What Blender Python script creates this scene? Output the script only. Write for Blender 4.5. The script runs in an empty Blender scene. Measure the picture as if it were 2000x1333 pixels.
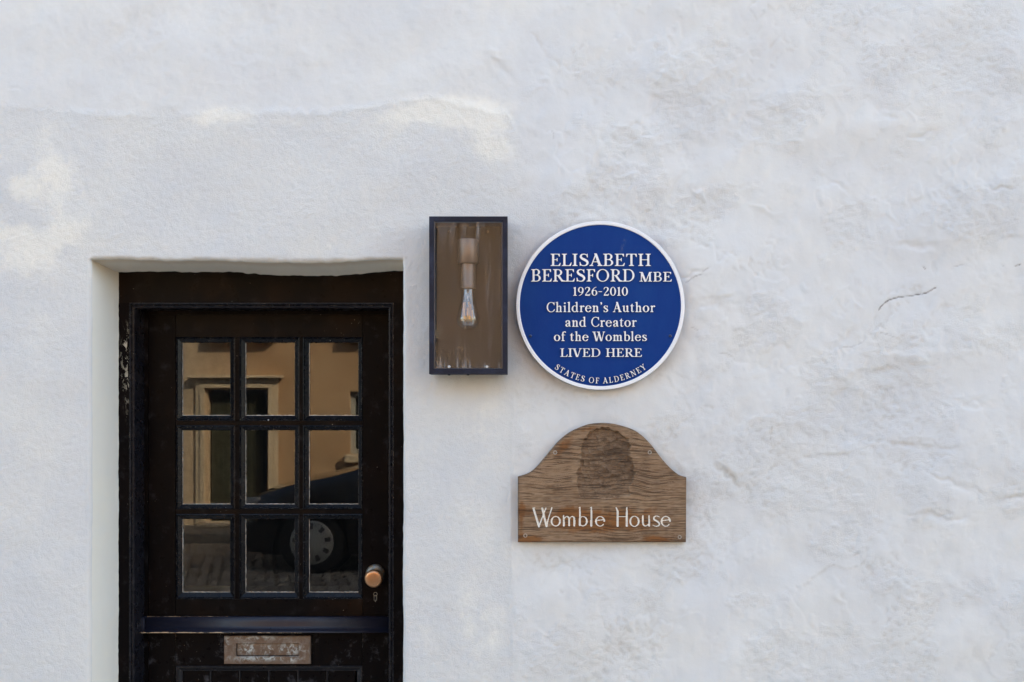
import bpy, bmesh, math, random
import numpy as np
from mathutils import Vector, Matrix, Euler
R = math.radians
random.seed(7)

# ------------------------------------------------------------------ camera, sky, sun, exposure
D = 2.95; F = 1947.0; CZ = 1.60; VPX = 1000.0; VPY = 780.0
sc = bpy.context.scene
col = sc.collection
cam = bpy.data.objects.new('camera', bpy.data.cameras.new('camera'))
col.objects.link(cam)
cam.location = (0, -D, CZ); cam.rotation_euler = (R(90), 0, 0)
cam.data.sensor_width = 36; cam.data.lens = 36 * F / 2000.0
cam.data.shift_y = (VPY - 666.5) / 2000.0
cam.data.clip_start = 0.05; cam.data.clip_end = 500
sc.camera = cam

SUN_EL, SUN_AZ = 35.0, 50.0          # sun stands behind the cottage, to the right
w = bpy.data.worlds.new('World'); sc.world = w; w.use_nodes = True
wn = w.node_tree; wn.nodes.clear()
wo = wn.nodes.new('ShaderNodeOutputWorld'); wb = wn.nodes.new('ShaderNodeBackground')
sk = wn.nodes.new('ShaderNodeTexSky'); sk.sky_type = 'NISHITA'; sk.sun_disc = False
sk.sun_elevation = R(SUN_EL); sk.sun_rotation = R(SUN_AZ); sk.dust_density = 3.0; sk.air_density = 0.8; sk.ozone_density = 1.0
wb.inputs[1].default_value = 0.15
wn.links.new(sk.outputs[0], wb.inputs[0]); wn.links.new(wb.outputs[0], wo.inputs[0])
sl = bpy.data.lights.new('sun', 'SUN'); sl.energy = 2.0; sl.angle = R(0.55); sl.color = (1.0, 0.93, 0.82)
sun = bpy.data.objects.new('sun', sl); col.objects.link(sun)
to_sun = Vector((math.sin(R(SUN_AZ)) * math.cos(R(SUN_EL)), math.cos(R(SUN_AZ)) * math.cos(R(SUN_EL)), math.sin(R(SUN_EL))))
sun.rotation_euler = to_sun.to_track_quat('Z', 'Y').to_euler()
vs = sc.view_settings
vs.view_transform = 'Standard'; vs.look = 'None'; vs.exposure = 2.60
vs.use_white_balance = True; vs.white_balance_temperature = 7650; vs.white_balance_tint = 3; vs.gamma = 1.0
sc.cycles.max_bounces = 10; sc.cycles.diffuse_bounces = 5; sc.cycles.transparent_max_bounces = 16
sc.cycles.caustics_reflective = False; sc.cycles.caustics_refractive = False

def W(px, py, y=0.0):
    s = (D + y) / F
    return (px - VPX) * s, CZ - (py - VPY) * s
def WX(px, y=0.0): return (px - VPX) * (D + y) / F
def WZ(py, y=0.0): return CZ - (py - VPY) * (D + y) / F

# ------------------------------------------------------------------ noise (numpy)
_TAB = {}
def vnoise(X, Z, sx, sz, seed, ang=0.0):
    if seed not in _TAB: _TAB[seed] = np.random.RandomState(seed).rand(512, 512) * 2 - 1
    if ang:
        c, s = math.cos(ang), math.sin(ang); X, Z = X * c + Z * s, -X * s + Z * c
    u = X / sx + 1000.37; v = Z / sz + 1000.71
    iu = np.floor(u).astype(np.int64); iv = np.floor(v).astype(np.int64)
    fu = u - iu; fv = v - iv
    fu = fu * fu * fu * (fu * (fu * 6 - 15) + 10); fv = fv * fv * fv * (fv * (fv * 6 - 15) + 10)
    T = _TAB[seed]
    a = T[iu & 511, iv & 511]; b = T[(iu + 1) & 511, iv & 511]
    c = T[iu & 511, (iv + 1) & 511]; d = T[(iu + 1) & 511, (iv + 1) & 511]
    return (a * (1 - fu) + b * fu) * (1 - fv) + (c * (1 - fu) + d * fu) * fv
def fbm(X, Z, s, seed, octv=4, asp=1.0, gain=0.5, ang=0.0):
    o = 0; a = 1.0; t = 0
    for i in range(octv):
        o = o + a * vnoise(X, Z, s * asp, s, seed + i * 17, ang + i * 0.55); t += a; a *= gain; s *= 0.5
    return o / t
def sstep(a, b, x):
    t = np.clip((x - a) / (b - a), 0, 1); return t * t * (3 - 2 * t)

# ------------------------------------------------------------------ mesh helpers
def link(o, parent=None):
    col.objects.link(o)
    if parent is not None: o.parent = parent
    return o
def empty(name, loc, label=None, cat=None, group=None):
    o = bpy.data.objects.new(name, None); link(o); o.location = loc
    o.empty_display_size = 0.05
    tag(o, label, cat, group); return o
def tag(o, label=None, cat=None, group=None, kind=None):
    if label: o['label'] = label
    if cat: o['category'] = cat
    if group: o['group'] = group
    if kind: o['kind'] = kind
    return o
def absloc(o):
    v = Vector((0, 0, 0))
    while o is not None: v += o.location; o = o.parent
    return v
def bmobj(name, bm, mat, parent=None, smooth=False, world=True):
    """bm is in world coordinates; the object keeps them relative to its parent"""
    if world and parent is not None: bmesh.ops.translate(bm, verts=bm.verts, vec=-absloc(parent))
    bmesh.ops.recalc_face_normals(bm, faces=bm.faces)
    me = bpy.data.meshes.new(name); bm.to_mesh(me); bm.free()
    if smooth:
        for p in me.polygons: p.use_smooth = True
    me.materials.append(mat)
    return link(bpy.data.objects.new(name, me), parent)
def npobj(name, V, faces, mat, parent=None, smooth=False):
    V = np.asarray(V, dtype=np.float64)
    if parent is not None: V = V - np.array(absloc(parent))
    me = bpy.data.meshes.new(name)
    if isinstance(faces, np.ndarray):
        n = len(faces); k = faces.shape[1]
        me.vertices.add(len(V)); me.vertices.foreach_set('co', V.astype(np.float32).ravel())
        me.loops.add(n * k); me.loops.foreach_set('vertex_index', faces.astype(np.int32).ravel())
        me.polygons.add(n); me.polygons.foreach_set('loop_start', np.arange(0, n * k, k, dtype=np.int32))
        me.polygons.foreach_set('loop_total', np.full(n, k, dtype=np.int32))
        me.update(calc_edges=True)
    else:
        me.from_pydata([tuple(v) for v in V], [], faces); me.update()
    me.polygons.foreach_set('use_smooth', [smooth] * len(me.polygons))
    me.materials.append(mat)
    return link(bpy.data.objects.new(name, me), parent)
def setattr_color(o, name, arr):
    a = o.data.attributes.new(name, 'FLOAT_COLOR', 'POINT')
    a.data.foreach_set('color', arr.astype(np.float32).ravel())
def box(bm, x0, x1, y0, y1, z0, z1, bev=0.0, seg=1):
    r = bmesh.ops.create_cube(bm, size=1.0)
    vs_ = r['verts']
    for v in vs_:
        v.co = Vector((x0 + (v.co.x + .5) * (x1 - x0), y0 + (v.co.y + .5) * (y1 - y0), z0 + (v.co.z + .5) * (z1 - z0)))
    if bev > 0:
        es = list({e for v in vs_ for e in v.link_edges})
        bmesh.ops.bevel(bm, geom=es, offset=bev, segments=seg, affect='EDGES', profile=0.6)
def boxobj(name, mat, parent, *a, **k):
    bm = bmesh.new(); box(bm, *a, **k); return bmobj(name, bm, mat, parent)
def mitre(bm, x0, x1, z0, z1, prof, close_back=True):
    """picture-frame moulding: prof = [(inset, y)] from the outer edge inwards"""
    rings = []
    for (i, y) in prof:
        rings.append([bm.verts.new(p) for p in ((x0 + i, y, z0 + i), (x1 - i, y, z0 + i), (x1 - i, y, z1 - i), (x0 + i, y, z1 - i))])
    n = len(rings)
    for a in range(n if close_back else n - 1):
        A, B = rings[a], rings[(a + 1) % n]
        for k in range(4):
            bm.faces.new((A[k], A[(k + 1) % 4], B[(k + 1) % 4], B[k]))
def lathe(bm, c, axis, prof, n=40):
    """prof = [(radius, along axis)]"""
    axis = Vector(axis).normalized(); u = axis.orthogonal().normalized(); v = axis.cross(u)
    c = Vector(c); rings = []
    for (r, t) in prof:
        if r < 1e-6: rings.append([bm.verts.new(c + axis * t)])
        else: rings.append([bm.verts.new(c + axis * t + (u * math.cos(2 * math.pi * k / n) + v * math.sin(2 * math.pi * k / n)) * r) for k in range(n)])
    for A, B in zip(rings, rings[1:]):
        for k in range(n):
            k2 = (k + 1) % n
            if len(A) == 1 and len(B) == 1: continue
            if len(A) == 1: bm.faces.new((A[0], B[k2], B[k]))
            elif len(B) == 1: bm.faces.new((A[k], A[k2], B[0]))
            else: bm.faces.new((A[k], A[k2], B[k2], B[k]))
def extrude_x(bm, prof, xs):
    """prof [(y,z)] swept along x; xs = list of functions or values for two ends"""
    A = [bm.verts.new((xs[0](p) if callable(xs[0]) else xs[0], p[0], p[1])) for p in prof]
    B = [bm.verts.new((xs[1](p) if callable(xs[1]) else xs[1], p[0], p[1])) for p in prof]
    n = len(prof)
    for i in range(n): bm.faces.new((A[i], A[(i + 1) % n], B[(i + 1) % n], B[i]))
    bm.faces.new(A); bm.faces.new(B[::-1])

# ------------------------------------------------------------------ materials
class NT:
    def __init__(s, name):
        s.m = bpy.data.materials.new(name); s.m.use_nodes = True; s.t = s.m.node_tree; s.t.nodes.clear()
        s.out = s.n('ShaderNodeOutputMaterial')
    def n(s, typ, **k):
        x = s.t.nodes.new(typ)
        for a, b in k.items(): setattr(x, a, b)
        return x
    def l(s, a, b): s.t.links.new(a, b)
    def val(s, sock, v):
        if hasattr(v, 'is_linked') or isinstance(v, bpy.types.NodeSocket): s.l(v, sock)
        else: sock.default_value = v
    def noise(s, vec, scale, detail=4, rough=0.55, dist=0.0):
        x = s.n('ShaderNodeTexNoise'); s.l(vec, x.inputs['Vector']); x.inputs['Scale'].default_value = scale
        x.inputs['Detail'].default_value = detail; x.inputs['Roughness'].default_value = rough; x.inputs['Distortion'].default_value = dist
        return x.outputs[0]
    def mapr(s, v, a, b, c=0.0, d=1.0):
        x = s.n('ShaderNodeMapRange'); s.val(x.inputs[0], v)
        for i, q in enumerate((a, b, c, d)): x.inputs[i + 1].default_value = q
        return x.outputs[0]
    def math(s, op, a, b=0.0):
        x = s.n('ShaderNodeMath', operation=op); s.val(x.inputs[0], a); s.val(x.inputs[1], b); return x.outputs[0]
    def mix(s, f, a, b):
        x = s.n('ShaderNodeMix', data_type='RGBA'); s.val(x.inputs[0], f)
        s.val(x.inputs[6], a if not isinstance(a, tuple) else (*a, 1)[:4]); s.val(x.inputs[7], b if not isinstance(b, tuple) else (*b, 1)[:4])
        return x.outputs[2]
    def coord(s, kind='Object', scale=None, rot=None):
        x = s.n('ShaderNodeTexCoord').outputs[kind]
        if scale or rot:
            m = s.n('ShaderNodeMapping'); s.l(x, m.inputs[0])
            if scale: m.inputs['Scale'].default_value = scale
            if rot: m.inputs['Rotation'].default_value = rot
            x = m.outputs[0]
        return x
    def bump(s, h, dist, strength=1.0, nrm=None):
        b = s.n('ShaderNodeBump'); s.l(h, b.inputs['Height']); b.inputs['Distance'].default_value = dist; b.inputs['Strength'].default_value = strength
        if nrm is not None: s.l(nrm, b.inputs['Normal'])
        return b.outputs[0]
    def bsdf(s, color, rough=0.5, metal=0.0, nrm=None, spec=0.5, **k):
        b = s.n('ShaderNodeBsdfPrincipled')
        s.val(b.inputs['Base Color'], color if not isinstance(color, tuple) else (*color, 1)[:4])
        s.val(b.inputs['Roughness'], rough); s.val(b.inputs['Metallic'], metal)
        b.inputs['Specular IOR Level'].default_value = spec
        if nrm is not None: s.l(nrm, b.inputs['Normal'])
        for a, v in k.items(): s.val(b.inputs[a], v)
        return b.outputs[0]
    def done(s, sh): s.l(sh, s.out.inputs[0]); return s.m
    def attr(s, name):
        a = s.n('ShaderNodeAttribute', attribute_name=name); q = s.n('ShaderNodeSeparateColor'); s.l(a.outputs['Color'], q.inputs[0])
        return q.outputs[0], q.outputs[1], q.outputs[2], a.outputs['Alpha']

def mat_wall():
    t = NT('limewashed_render')
    cream, dirt_shade, crack, grain = t.attr('marks')
    c = t.coord('Object')
    n1 = t.noise(c, 3.0, 5, 0.6); n2 = t.noise(c, 14.0, 4, 0.6)
    base = t.mix(t.mapr(n1, 0.38, 0.66), (0.655, 0.670, 0.680), (0.715, 0.718, 0.698))
    base = t.mix(t.mapr(n2, 0.45, 0.75, 0, 0.35), base, (0.63, 0.64, 0.66))
    base = t.mix(cream, base, (0.825, 0.812, 0.755))
    speck = t.mapr(t.noise(c, 420.0, 2, 0.6), 0.70, 0.76)
    speck = t.math('MULTIPLY', speck, t.math('MULTIPLY', grain, t.mapr(t.noise(c, 9.0, 2, 0.5), 0.5, 0.75, 0, 0.45)))
    base = t.mix(speck, base, (0.42, 0.38, 0.33))
    base = t.mix(t.math('MULTIPLY', dirt_shade, 0.75), base, (0.43, 0.385, 0.32))
    base = t.mix(crack, base, (0.055, 0.035, 0.028))
    g = t.noise(c, 330.0, 3, 0.65)
    g2 = t.noise(c, 95.0, 3, 0.6)
    h = t.math('ADD', t.math('MULTIPLY', g, t.math('ADD', t.math('MULTIPLY', grain, .85), 0.04)), t.math('MULTIPLY', g2, t.math('ADD', t.math('MULTIPLY', grain, .35), 0.12)))
    return t.done(t.bsdf(base, 0.85, nrm=t.bump(h, 0.0030, 0.95), spec=0.25))
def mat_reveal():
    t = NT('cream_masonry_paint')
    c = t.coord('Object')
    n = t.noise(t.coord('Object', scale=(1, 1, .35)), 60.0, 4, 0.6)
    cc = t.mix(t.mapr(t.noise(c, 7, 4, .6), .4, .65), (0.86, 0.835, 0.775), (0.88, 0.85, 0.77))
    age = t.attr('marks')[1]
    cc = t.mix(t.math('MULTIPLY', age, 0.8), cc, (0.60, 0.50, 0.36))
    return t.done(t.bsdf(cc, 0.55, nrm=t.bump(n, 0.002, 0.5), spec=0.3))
def mat_blackpaint(name, grain_axis='z', base=(0.0045, 0.0036, 0.0038), rough=0.33, chips=0.0, brown=0.5, dusty=0.0, edge=0.0, spec=0.06):
    """old gloss paint, near black, brush marks along the grain, small chips"""
    t = NT(name)
    sc3 = {'z': (1, 1, .05), 'x': (.05, 1, 1)}[grain_axis]
    c = t.coord('Object'); cg = t.coord('Object', scale=sc3)
    gr = t.noise(cg, 160.0, 5, 0.65)
    blot = t.noise(c, 5.5, 3, 0.5)
    cc = t.mix(t.mapr(blot, .45, .75, 0, brown), base, (0.017, 0.0085, 0.0045))
    d = t.mapr(t.noise(c, 22.0, 5, .7), .56, .72, 0, dusty)
    cc = t.mix(d, cc, (0.06, 0.06, 0.068))
    sp = t.mapr(t.noise(c, 230.0, 1, .5), .785, .80, 0, 1)
    sp = t.math('MULTIPLY', sp, t.mapr(t.noise(c, 6.0, 2, .5), .5, .6, 0, 1))
    cc = t.mix(sp, cc, (0.50, 0.46, 0.38))
    r = t.mapr(t.noise(c, 30.0, 4, .6), .3, .7, rough - .1, rough + .14)
    if chips:
        m, k, q, al = t.attr('marks')
        ch = t.math('MULTIPLY', m, t.mapr(t.noise(t.coord('Object', scale=(1, 1, .42)), 75.0, 4, .7, 0.6), .54, .585, 0, 1))
        cc = t.mix(ch, cc, (0.52, 0.48, 0.39))
    if edge:
        bv = t.n('ShaderNodeBevel'); bv.samples = 4; bv.inputs['Radius'].default_value = 0.0016
        ge = t.n('ShaderNodeNewGeometry')
        dp = t.n('ShaderNodeVectorMath', operation='DOT_PRODUCT'); t.l(bv.outputs[0], dp.inputs[0]); t.l(ge.outputs['True Normal'], dp.inputs[1])
        e = t.mapr(dp.outputs['Value'], .90, .76, 0, 1)
        e = t.math('MULTIPLY', e, t.mapr(t.noise(c, 45.0, 5, .75), .52, .62, 0, edge))
        cc = t.mix(e, cc, (0.36, 0.32, 0.26))
    return t.done(t.bsdf(cc, r, nrm=t.bump(gr, 0.0006, 0.5), spec=spec))
def mat_plain(name, color, rough=0.5, metal=0.0, bs=0.0, bscale=80, var=0.12, spec=0.5):
    t = NT(name); c = t.coord('Object')
    n = t.noise(c, 12.0, 4, .6)
    cc = t.mix(t.mapr(n, .35, .7), tuple(max(0, v * (1 - var)) for v in color), tuple(v * (1 + var) for v in color))
    nr = t.bump(t.noise(c, bscale, 4, .6), bs) if bs else None
    return t.done(t.bsdf(cc, rough, metal, nrm=nr, spec=spec))
def mat_glass(name, ior=1.5, wavy=0.0, dust=None, tint=(1, 1, 1)):
    """clear pane: each face reflects what Fresnel gives, the rest passes straight on"""
    t = NT(name)
    c = t.coord('Object')
    ge = t.n('ShaderNodeNewGeometry')
    mi = t.mapr(ge.outputs['Backfacing'], 0, 1, ior, 1.0 / ior)
    fr = t.n('ShaderNodeFresnel'); t.l(mi, fr.inputs[0])
    gl = t.n('ShaderNodeBsdfGlossy'); gl.inputs['Roughness'].default_value = 0.004
    tr = t.n('ShaderNodeBsdfTransparent'); tr.inputs[0].default_value = (*tint, 1)
    if wavy:
        nr = t.bump(t.noise(c, 3.5, 2, .5), wavy, 1.0); t.l(nr, gl.inputs['Normal']); t.l(nr, fr.inputs['Normal'])
    m = t.n('ShaderNodeMixShader'); t.l(fr.outputs[0], m.inputs[0]); t.l(tr.outputs[0], m.inputs[1]); t.l(gl.outputs[0], m.inputs[2])
    o = m.outputs[0]
    if dust:
        di = t.n('ShaderNodeBsdfDiffuse'); di.inputs[0].default_value = (0.62, 0.63, 0.66, 1)
        m2 = t.n('ShaderNodeMixShader'); t.l(dust(t, c), m2.inputs[0]); t.l(o, m2.inputs[1]); t.l(di.outputs[0], m2.inputs[2]); o = m2.outputs[0]
    return t.done(o)

M_WALL = mat_wall(); M_REVEAL = mat_reveal()
M_BLK_V = mat_blackpaint('black_paint_vertical', 'z', chips=1, dusty=0.25, brown=.3, spec=.04)
M_BLK_H = mat_blackpaint('black_paint_horizontal', 'x', dusty=0.15, brown=0.9)
M_BLK_LOW = mat_blackpaint('black_paint_scuffed', 'z', dusty=0.8, brown=0.1, edge=0.8)
M_BLK_MOULD = mat_blackpaint('black_paint_moulding', 'x', base=(0.0035, 0.004, 0.0065), rough=0.24, dusty=0.2, brown=0.1, edge=0.8, spec=.20)
M_BLK_WB = mat_blackpaint('black_paint_weatherboard', 'x', base=(0.012, 0.014, 0.027), rough=0.36, dusty=0.2, brown=0.25, spec=.36)
M_BLK_WORN = mat_blackpaint('black_paint_worn_moulding', 'z', base=(0.010, 0.010, 0.013), rough=0.35, dusty=0.8, brown=0.1, edge=1.0, spec=.3)
M_PUTTY = mat_plain('old_putty_line', (0.70, 0.66, 0.60), 0.8, bs=0.001, bscale=300, var=.3)
M_BAREWOOD = mat_plain('bare_softwood_edge', (0.50, 0.37, 0.25), 0.8, bs=0.001, bscale=200, var=.25)
M_DARK = mat_plain('dark_interior', (0.010, 0.008, 0.007), 0.9)
M_PANE = mat_glass('window_glass', 1.54, dust=lambda t, c: t.mapr(t.noise(c, 700, 1, .5), .775, .80, .002, .35))

# ------------------------------------------------------------------ cottage wall with doorway
cottage = empty('cottage', (0, 0, 0), 'white limewashed lumpy cottage wall with a deep cream door reveal', 'cottage')
# opening in the wall plane
OXL, OXR, OZT = WX(177), WX(787), WZ(509)
FY = 0.17                                     # front face of the door frame
def strokes_mask(X, Z, pts, width, soft):
    """distance mask round a polyline in photo pixels"""
    P = [W(a, b) for a, b in pts]; d = np.full(X.shape, 9.0)
    for (ax, az), (bx, bz) in zip(P, P[1:]):
        vx, vz = bx - ax, bz - az; L = vx * vx + vz * vz + 1e-12
        t = np.clip(((X - ax) * vx + (Z - az) * vz) / L, 0, 1)
        d = np.minimum(d, np.hypot(X - ax - t * vx, Z - az - t * vz))
    return 1 - sstep(width, width + soft, d)
def blob(PX, PY, cx, cy, rx, ry, ang=0):
    a = R(ang); dx, dy = PX - cx, PY - cy
    u = (dx * math.cos(a) + dy * math.sin(a)) / rx; v = (-dx * math.sin(a) + dy * math.cos(a)) / ry
    return np.exp(-(u * u + v * v))
def edge_dx(z): return 0.0014 * vnoise(z * 0 + .3, z, 1, .09, 41) + 0.0007 * vnoise(z * 0 + .3, z, 1, .022, 42)
def edge_dz(x): return 0.0035 * vnoise(x, x * 0 + .3, .16, 1, 43) + 0.0013 * vnoise(x, x * 0 + .3, .02, 1, 44) - 0.007 * np.exp(-((x - WX(560)) / .26) ** 2) + .003
STEP = 0.0038
def axis_vals(lo, hi, dlo, dhi, cuts):
    v = list(np.arange(dlo, dhi + 1e-9, STEP))
    for c in cuts:
        k = int(np.argmin([abs(a - c) for a in v])); v[k] = c
    x = dlo; s = .03
    while x > lo: x -= s; s *= 1.35; v.append(max(x, lo))
    x = v[len(list(np.arange(dlo, dhi + 1e-9, STEP))) - 1]; s = .03
    while x < hi: x += s; s *= 1.35; v.append(min(x, hi))
    return np.array(sorted(set(v)))
H_TOP = 8.8
gx = axis_vals(-8, 18, -1.66, 1.66, [OXL, OXR]); gz = axis_vals(0, H_TOP, .66, 2.90, [OZT])
GX, GZ = np.meshgrid(gx, gz, indexing='ij')
PX = VPX + GX * F / D; PY = VPY - (GZ - CZ) * F / D
near = (1 - sstep(1.55, 1.72, np.abs(GX))) * sstep(.6, .72, GZ) * (1 - sstep(2.85, 3.0, GZ))
# boundary of the smoother upper coat, the patch round the door and the lumpy right side
line_y = np.interp(PX, [0, 200, 400, 640, 720, 840, 990, 1060], [200, 222, 216, 216, 205, 186, 222, 330])
up_ = sstep(745, 690, PY)
right = sstep(-6, 8, PX - 1001 + 5 * vnoise(GX, GZ, .05, .05, 5)) * (1 - up_) + up_ * sstep(-70, 70, PX - 1015 + 90 * fbm(GX, GZ, .22, 6, 3) - 60 * sstep(300, 60, PY))
top = sstep(-8, 8, line_y + 5 * vnoise(GX, GZ, .02, 5, 61) - PY) * (1 - right)
mid = np.clip(1 - top - right, 0, 1)
def coat(s, seed, hgt, asp=1.6, ang=-.35, w_=.035):
    n_ = fbm(GX, GZ, s, seed, 5, asp, .6, ang)
    return hgt * sstep(-w_, w_, n_) * (.15 + .85 * sstep(-.25, .4, fbm(GX, GZ, s * 1.5, seed + 5, 2)))
big = fbm(GX, GZ, .30, 11, 3, 1.3)
b2 = fbm(GX, GZ, .11, 23, 3, 1.5, .5, .5)
rdg = 1 - np.abs(fbm(GX, GZ, .115, 31, 4, 2.0, .52, .55)) * 2.6
rdg = np.clip(rdg, 0, 1) ** 3
rdg2 = np.clip(1 - np.abs(fbm(GX, GZ, .06, 37, 4, 1.7, .5, -.35)) * 3.0, 0, 1) ** 4
msk = sstep(-.25, .35, fbm(GX, GZ, .35, 47, 2))
fine = fbm(GX, GZ, .016, 53, 3, 1.4, .62)
rough_m = sstep(-.12, .22, fbm(GX, GZ, .16, 58, 4, 1.3, .6))
hR = .0120 * big + .0062 * b2 + .0010 * rdg * msk + coat(.24, 241, .0017) + coat(.13, 251, .0012, 2.0, .2) + coat(.07, 261, .0006, 1.5, -.8) + (.0013 * fbm(GX, GZ, .015, 53, 2, 1.7, .75, -.5) + .0014 * fbm(GX, GZ, .034, 57, 4, 1.6, .65, -.4)) * (.10 + .90 * rough_m)
hT = coat(.2, 271, .0006) + .0075 * big + .0040 * b2 + .0011 * rdg * sstep(-.1, .4, big) + .0005 * fine + .0005 * fbm(GX, GZ, .034, 57, 3)
hM = .0060 * big + .0020 * b2 + .0010 * fbm(GX, GZ, .010, 59, 2, 1, .7) + .0006 * fbm(GX, GZ, .03, 60, 3) 
h = hR * right + hT * top + hM * mid
h += .0007 * (1 - right) * (top < .5) * 1.0 * sstep(0, 9, PY - line_y)      # thicker patch coat below the line
h += .0009 * (1 - sstep(0, 14, np.abs(PY - line_y - 3))) * (PX < 1010) * sstep(-.3, .3, vnoise(GX, GZ, .12, 9, 66)) 
# raised seam where patch and rubble wall meet, lower half
seam = (1 - sstep(0, 5, np.abs(PX - 998 - 5 * vnoise(GX, GZ, 9, .12, 71)))) * sstep(730, 800, PY)
h += .0012 * seam
wq = vnoise(GX, GZ, .022, .022, 68); wr = vnoise(GX, GZ, .026, .018, 69)
# dents / bumps that can be picked out
for (cx, cy, rx, ry, ang, am) in [(1070, 108, 16, 9, 50, .005), (1058, 92, 26, 7, 60, -.004), (1085, 122, 26, 6, 35, -.003), (1400, 590, 50, 10, -8, -.005),
        (1340, 540, 30, 6, -20, -.005), (1890, 785, 46, 8, 8, -.005), (1730, 720, 50, 9, -15, -.004), (1770, 765, 22, 34, -25, -.005), (1770, 700, 60, 16, -8, .005),
        (1610, 890, 60, 7, -4, -.004), (1660, 880, 22, 12, 0, .004), (1790, 868, 60, 6, 8, -.004), (1425, 930, 36, 7, 42, -.005), (1440, 700, 28, 12, 20, -.003),
        (1500, 740, 24, 34, 0, -.003), (1990, 968, 40, 7, -10, -.006), (1860, 945, 60, 6, 20, -.003), (1840, 1010, 60, 7, 4, -.003), (1740, 1090, 20, 44, -38, .004),
        (1520, 1020, 22, 50, -55, .003), (1640, 1170, 9, 40, -18, .003), (1760, 1150, 9, 40, -35, .004), (1960, 470, 50, 8, 5, -.003), (1790, 480, 36, 7, 3, -.004),
        (1800, 262, 36, 7, -8, -.004), (1740, 228, 20, 6, 0, -.003), (1250, 262, 40, 20, 60, .003), (1490, 410, 34, 5, 22, .003), (1365, 380, 30, 5, 50, .003),
        (1940, 370, 36, 4, 0, -.003), (1640, 365, 26, 6, 30, -.003), (1180, 165, 22, 8, 40, -.003), (1500, 60, 18, 40, 5, .003), (1310, 120, 50, 8, 70, .003),
        (525, 15, 14, 40, -20, .004), (300, 55, 34, 6, 50, .0025), (490, 120, 40, 8, -10, .002), (145, 160, 10, 30, -8, .0022), (290, 172, 10, 5, 0, -.0016), (30, 173, 16, 4, 5, -.0014),
        (965, 110, 8, 30, -60, .003), (985, 140, 30, 7, 40, -.0025), (600, 105, 60, 12, 25, .002), (235, 50, 12, 10, 0, .002)]:
    h += am * .62 * blob(PX + 9 * wq, PY + 7 * wr, cx, cy, rx, ry, ang) * (1 + 1.0 * b2)
# cracks (grooves)
CR = [[(1340, 553), (1350, 546), (1358, 540), (1368, 538)], [(1372, 532), (1382, 524)], [(1718, 606), (1722, 598), (1730, 591), (1740, 585), (1758, 580), (1776, 578), (1792, 576), (1808, 573), (1818, 568), (1829, 562)],
      [(1804, 521), (1809, 526)], [(1862, 521), (1872, 519), (1882, 518)], [(1955, 519), (1960, 519)], [(1982, 521), (1992, 517)], [(1697, 647), (1701, 643)], [(1640, 680), (1665, 677), (1680, 672), (1688, 666)],
      [(1506, 823), (1506, 835), (1504, 860)], [(1405, 690), (1418, 690), (1428, 695), (1434, 702)], [(1079, 258), (1081, 272)], [(1350, 640), (1362, 645)], [(1720, 650), (1752, 660)], [(1745, 712), (1760, 722)]]
crack = np.zeros_like(GX); cw = .5 + .5 * vnoise(GX, GZ, .008, .008, 81)
for i, c in enumerate(CR):
    pts = []
    for (a, b), (a2, b2_) in zip(c, c[1:]):
        for k in range(4): pts.append((a + (a2 - a) * k / 4 + random.uniform(-.8, .8), b + (b2_ - b) * k / 4 + random.uniform(-.8, .8)))
    pts.append(c[-1])
    crack = np.maximum(crack, strokes_mask(GX, GZ, pts, .0002, .0026) * (.35 + .8 * cw) * (.8 if i in (2, 6) else .5 if i in (0, 3) else .22))
h -= .003 * crack
# dirt that settled in recesses; shadow under lantern, plaque and sign is painted in
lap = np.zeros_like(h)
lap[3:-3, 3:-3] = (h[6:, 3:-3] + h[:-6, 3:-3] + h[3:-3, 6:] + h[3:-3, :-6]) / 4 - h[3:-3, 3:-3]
dirt_shade = np.clip(lap * 420 - .04, 0, .32) * near * (1 - .85 * mid - .3 * top) * (.3 + .7 * sstep(-.1, .5, fbm(GX, GZ, .2, 91, 3)))
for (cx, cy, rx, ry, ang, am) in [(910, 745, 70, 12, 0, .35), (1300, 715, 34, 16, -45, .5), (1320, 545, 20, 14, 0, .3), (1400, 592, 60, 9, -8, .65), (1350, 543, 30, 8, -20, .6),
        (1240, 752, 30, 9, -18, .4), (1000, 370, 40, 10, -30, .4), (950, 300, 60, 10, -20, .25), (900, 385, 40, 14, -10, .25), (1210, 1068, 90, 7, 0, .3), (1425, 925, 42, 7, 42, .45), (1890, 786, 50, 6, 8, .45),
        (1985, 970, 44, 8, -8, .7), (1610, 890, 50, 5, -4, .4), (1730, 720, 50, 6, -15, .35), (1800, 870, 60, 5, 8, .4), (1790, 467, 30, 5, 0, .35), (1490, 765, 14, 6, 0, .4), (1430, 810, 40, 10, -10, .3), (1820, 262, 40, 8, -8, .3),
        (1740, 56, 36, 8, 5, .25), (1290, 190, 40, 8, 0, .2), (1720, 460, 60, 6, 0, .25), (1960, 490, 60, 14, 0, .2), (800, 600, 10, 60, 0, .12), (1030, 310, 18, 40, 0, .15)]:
    dirt_shade += am * blob(PX, PY, cx, cy, rx, ry, ang) * sstep(-.5, .6, fbm(GX, GZ, .05, 97, 4, 1.6, .65))
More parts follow.
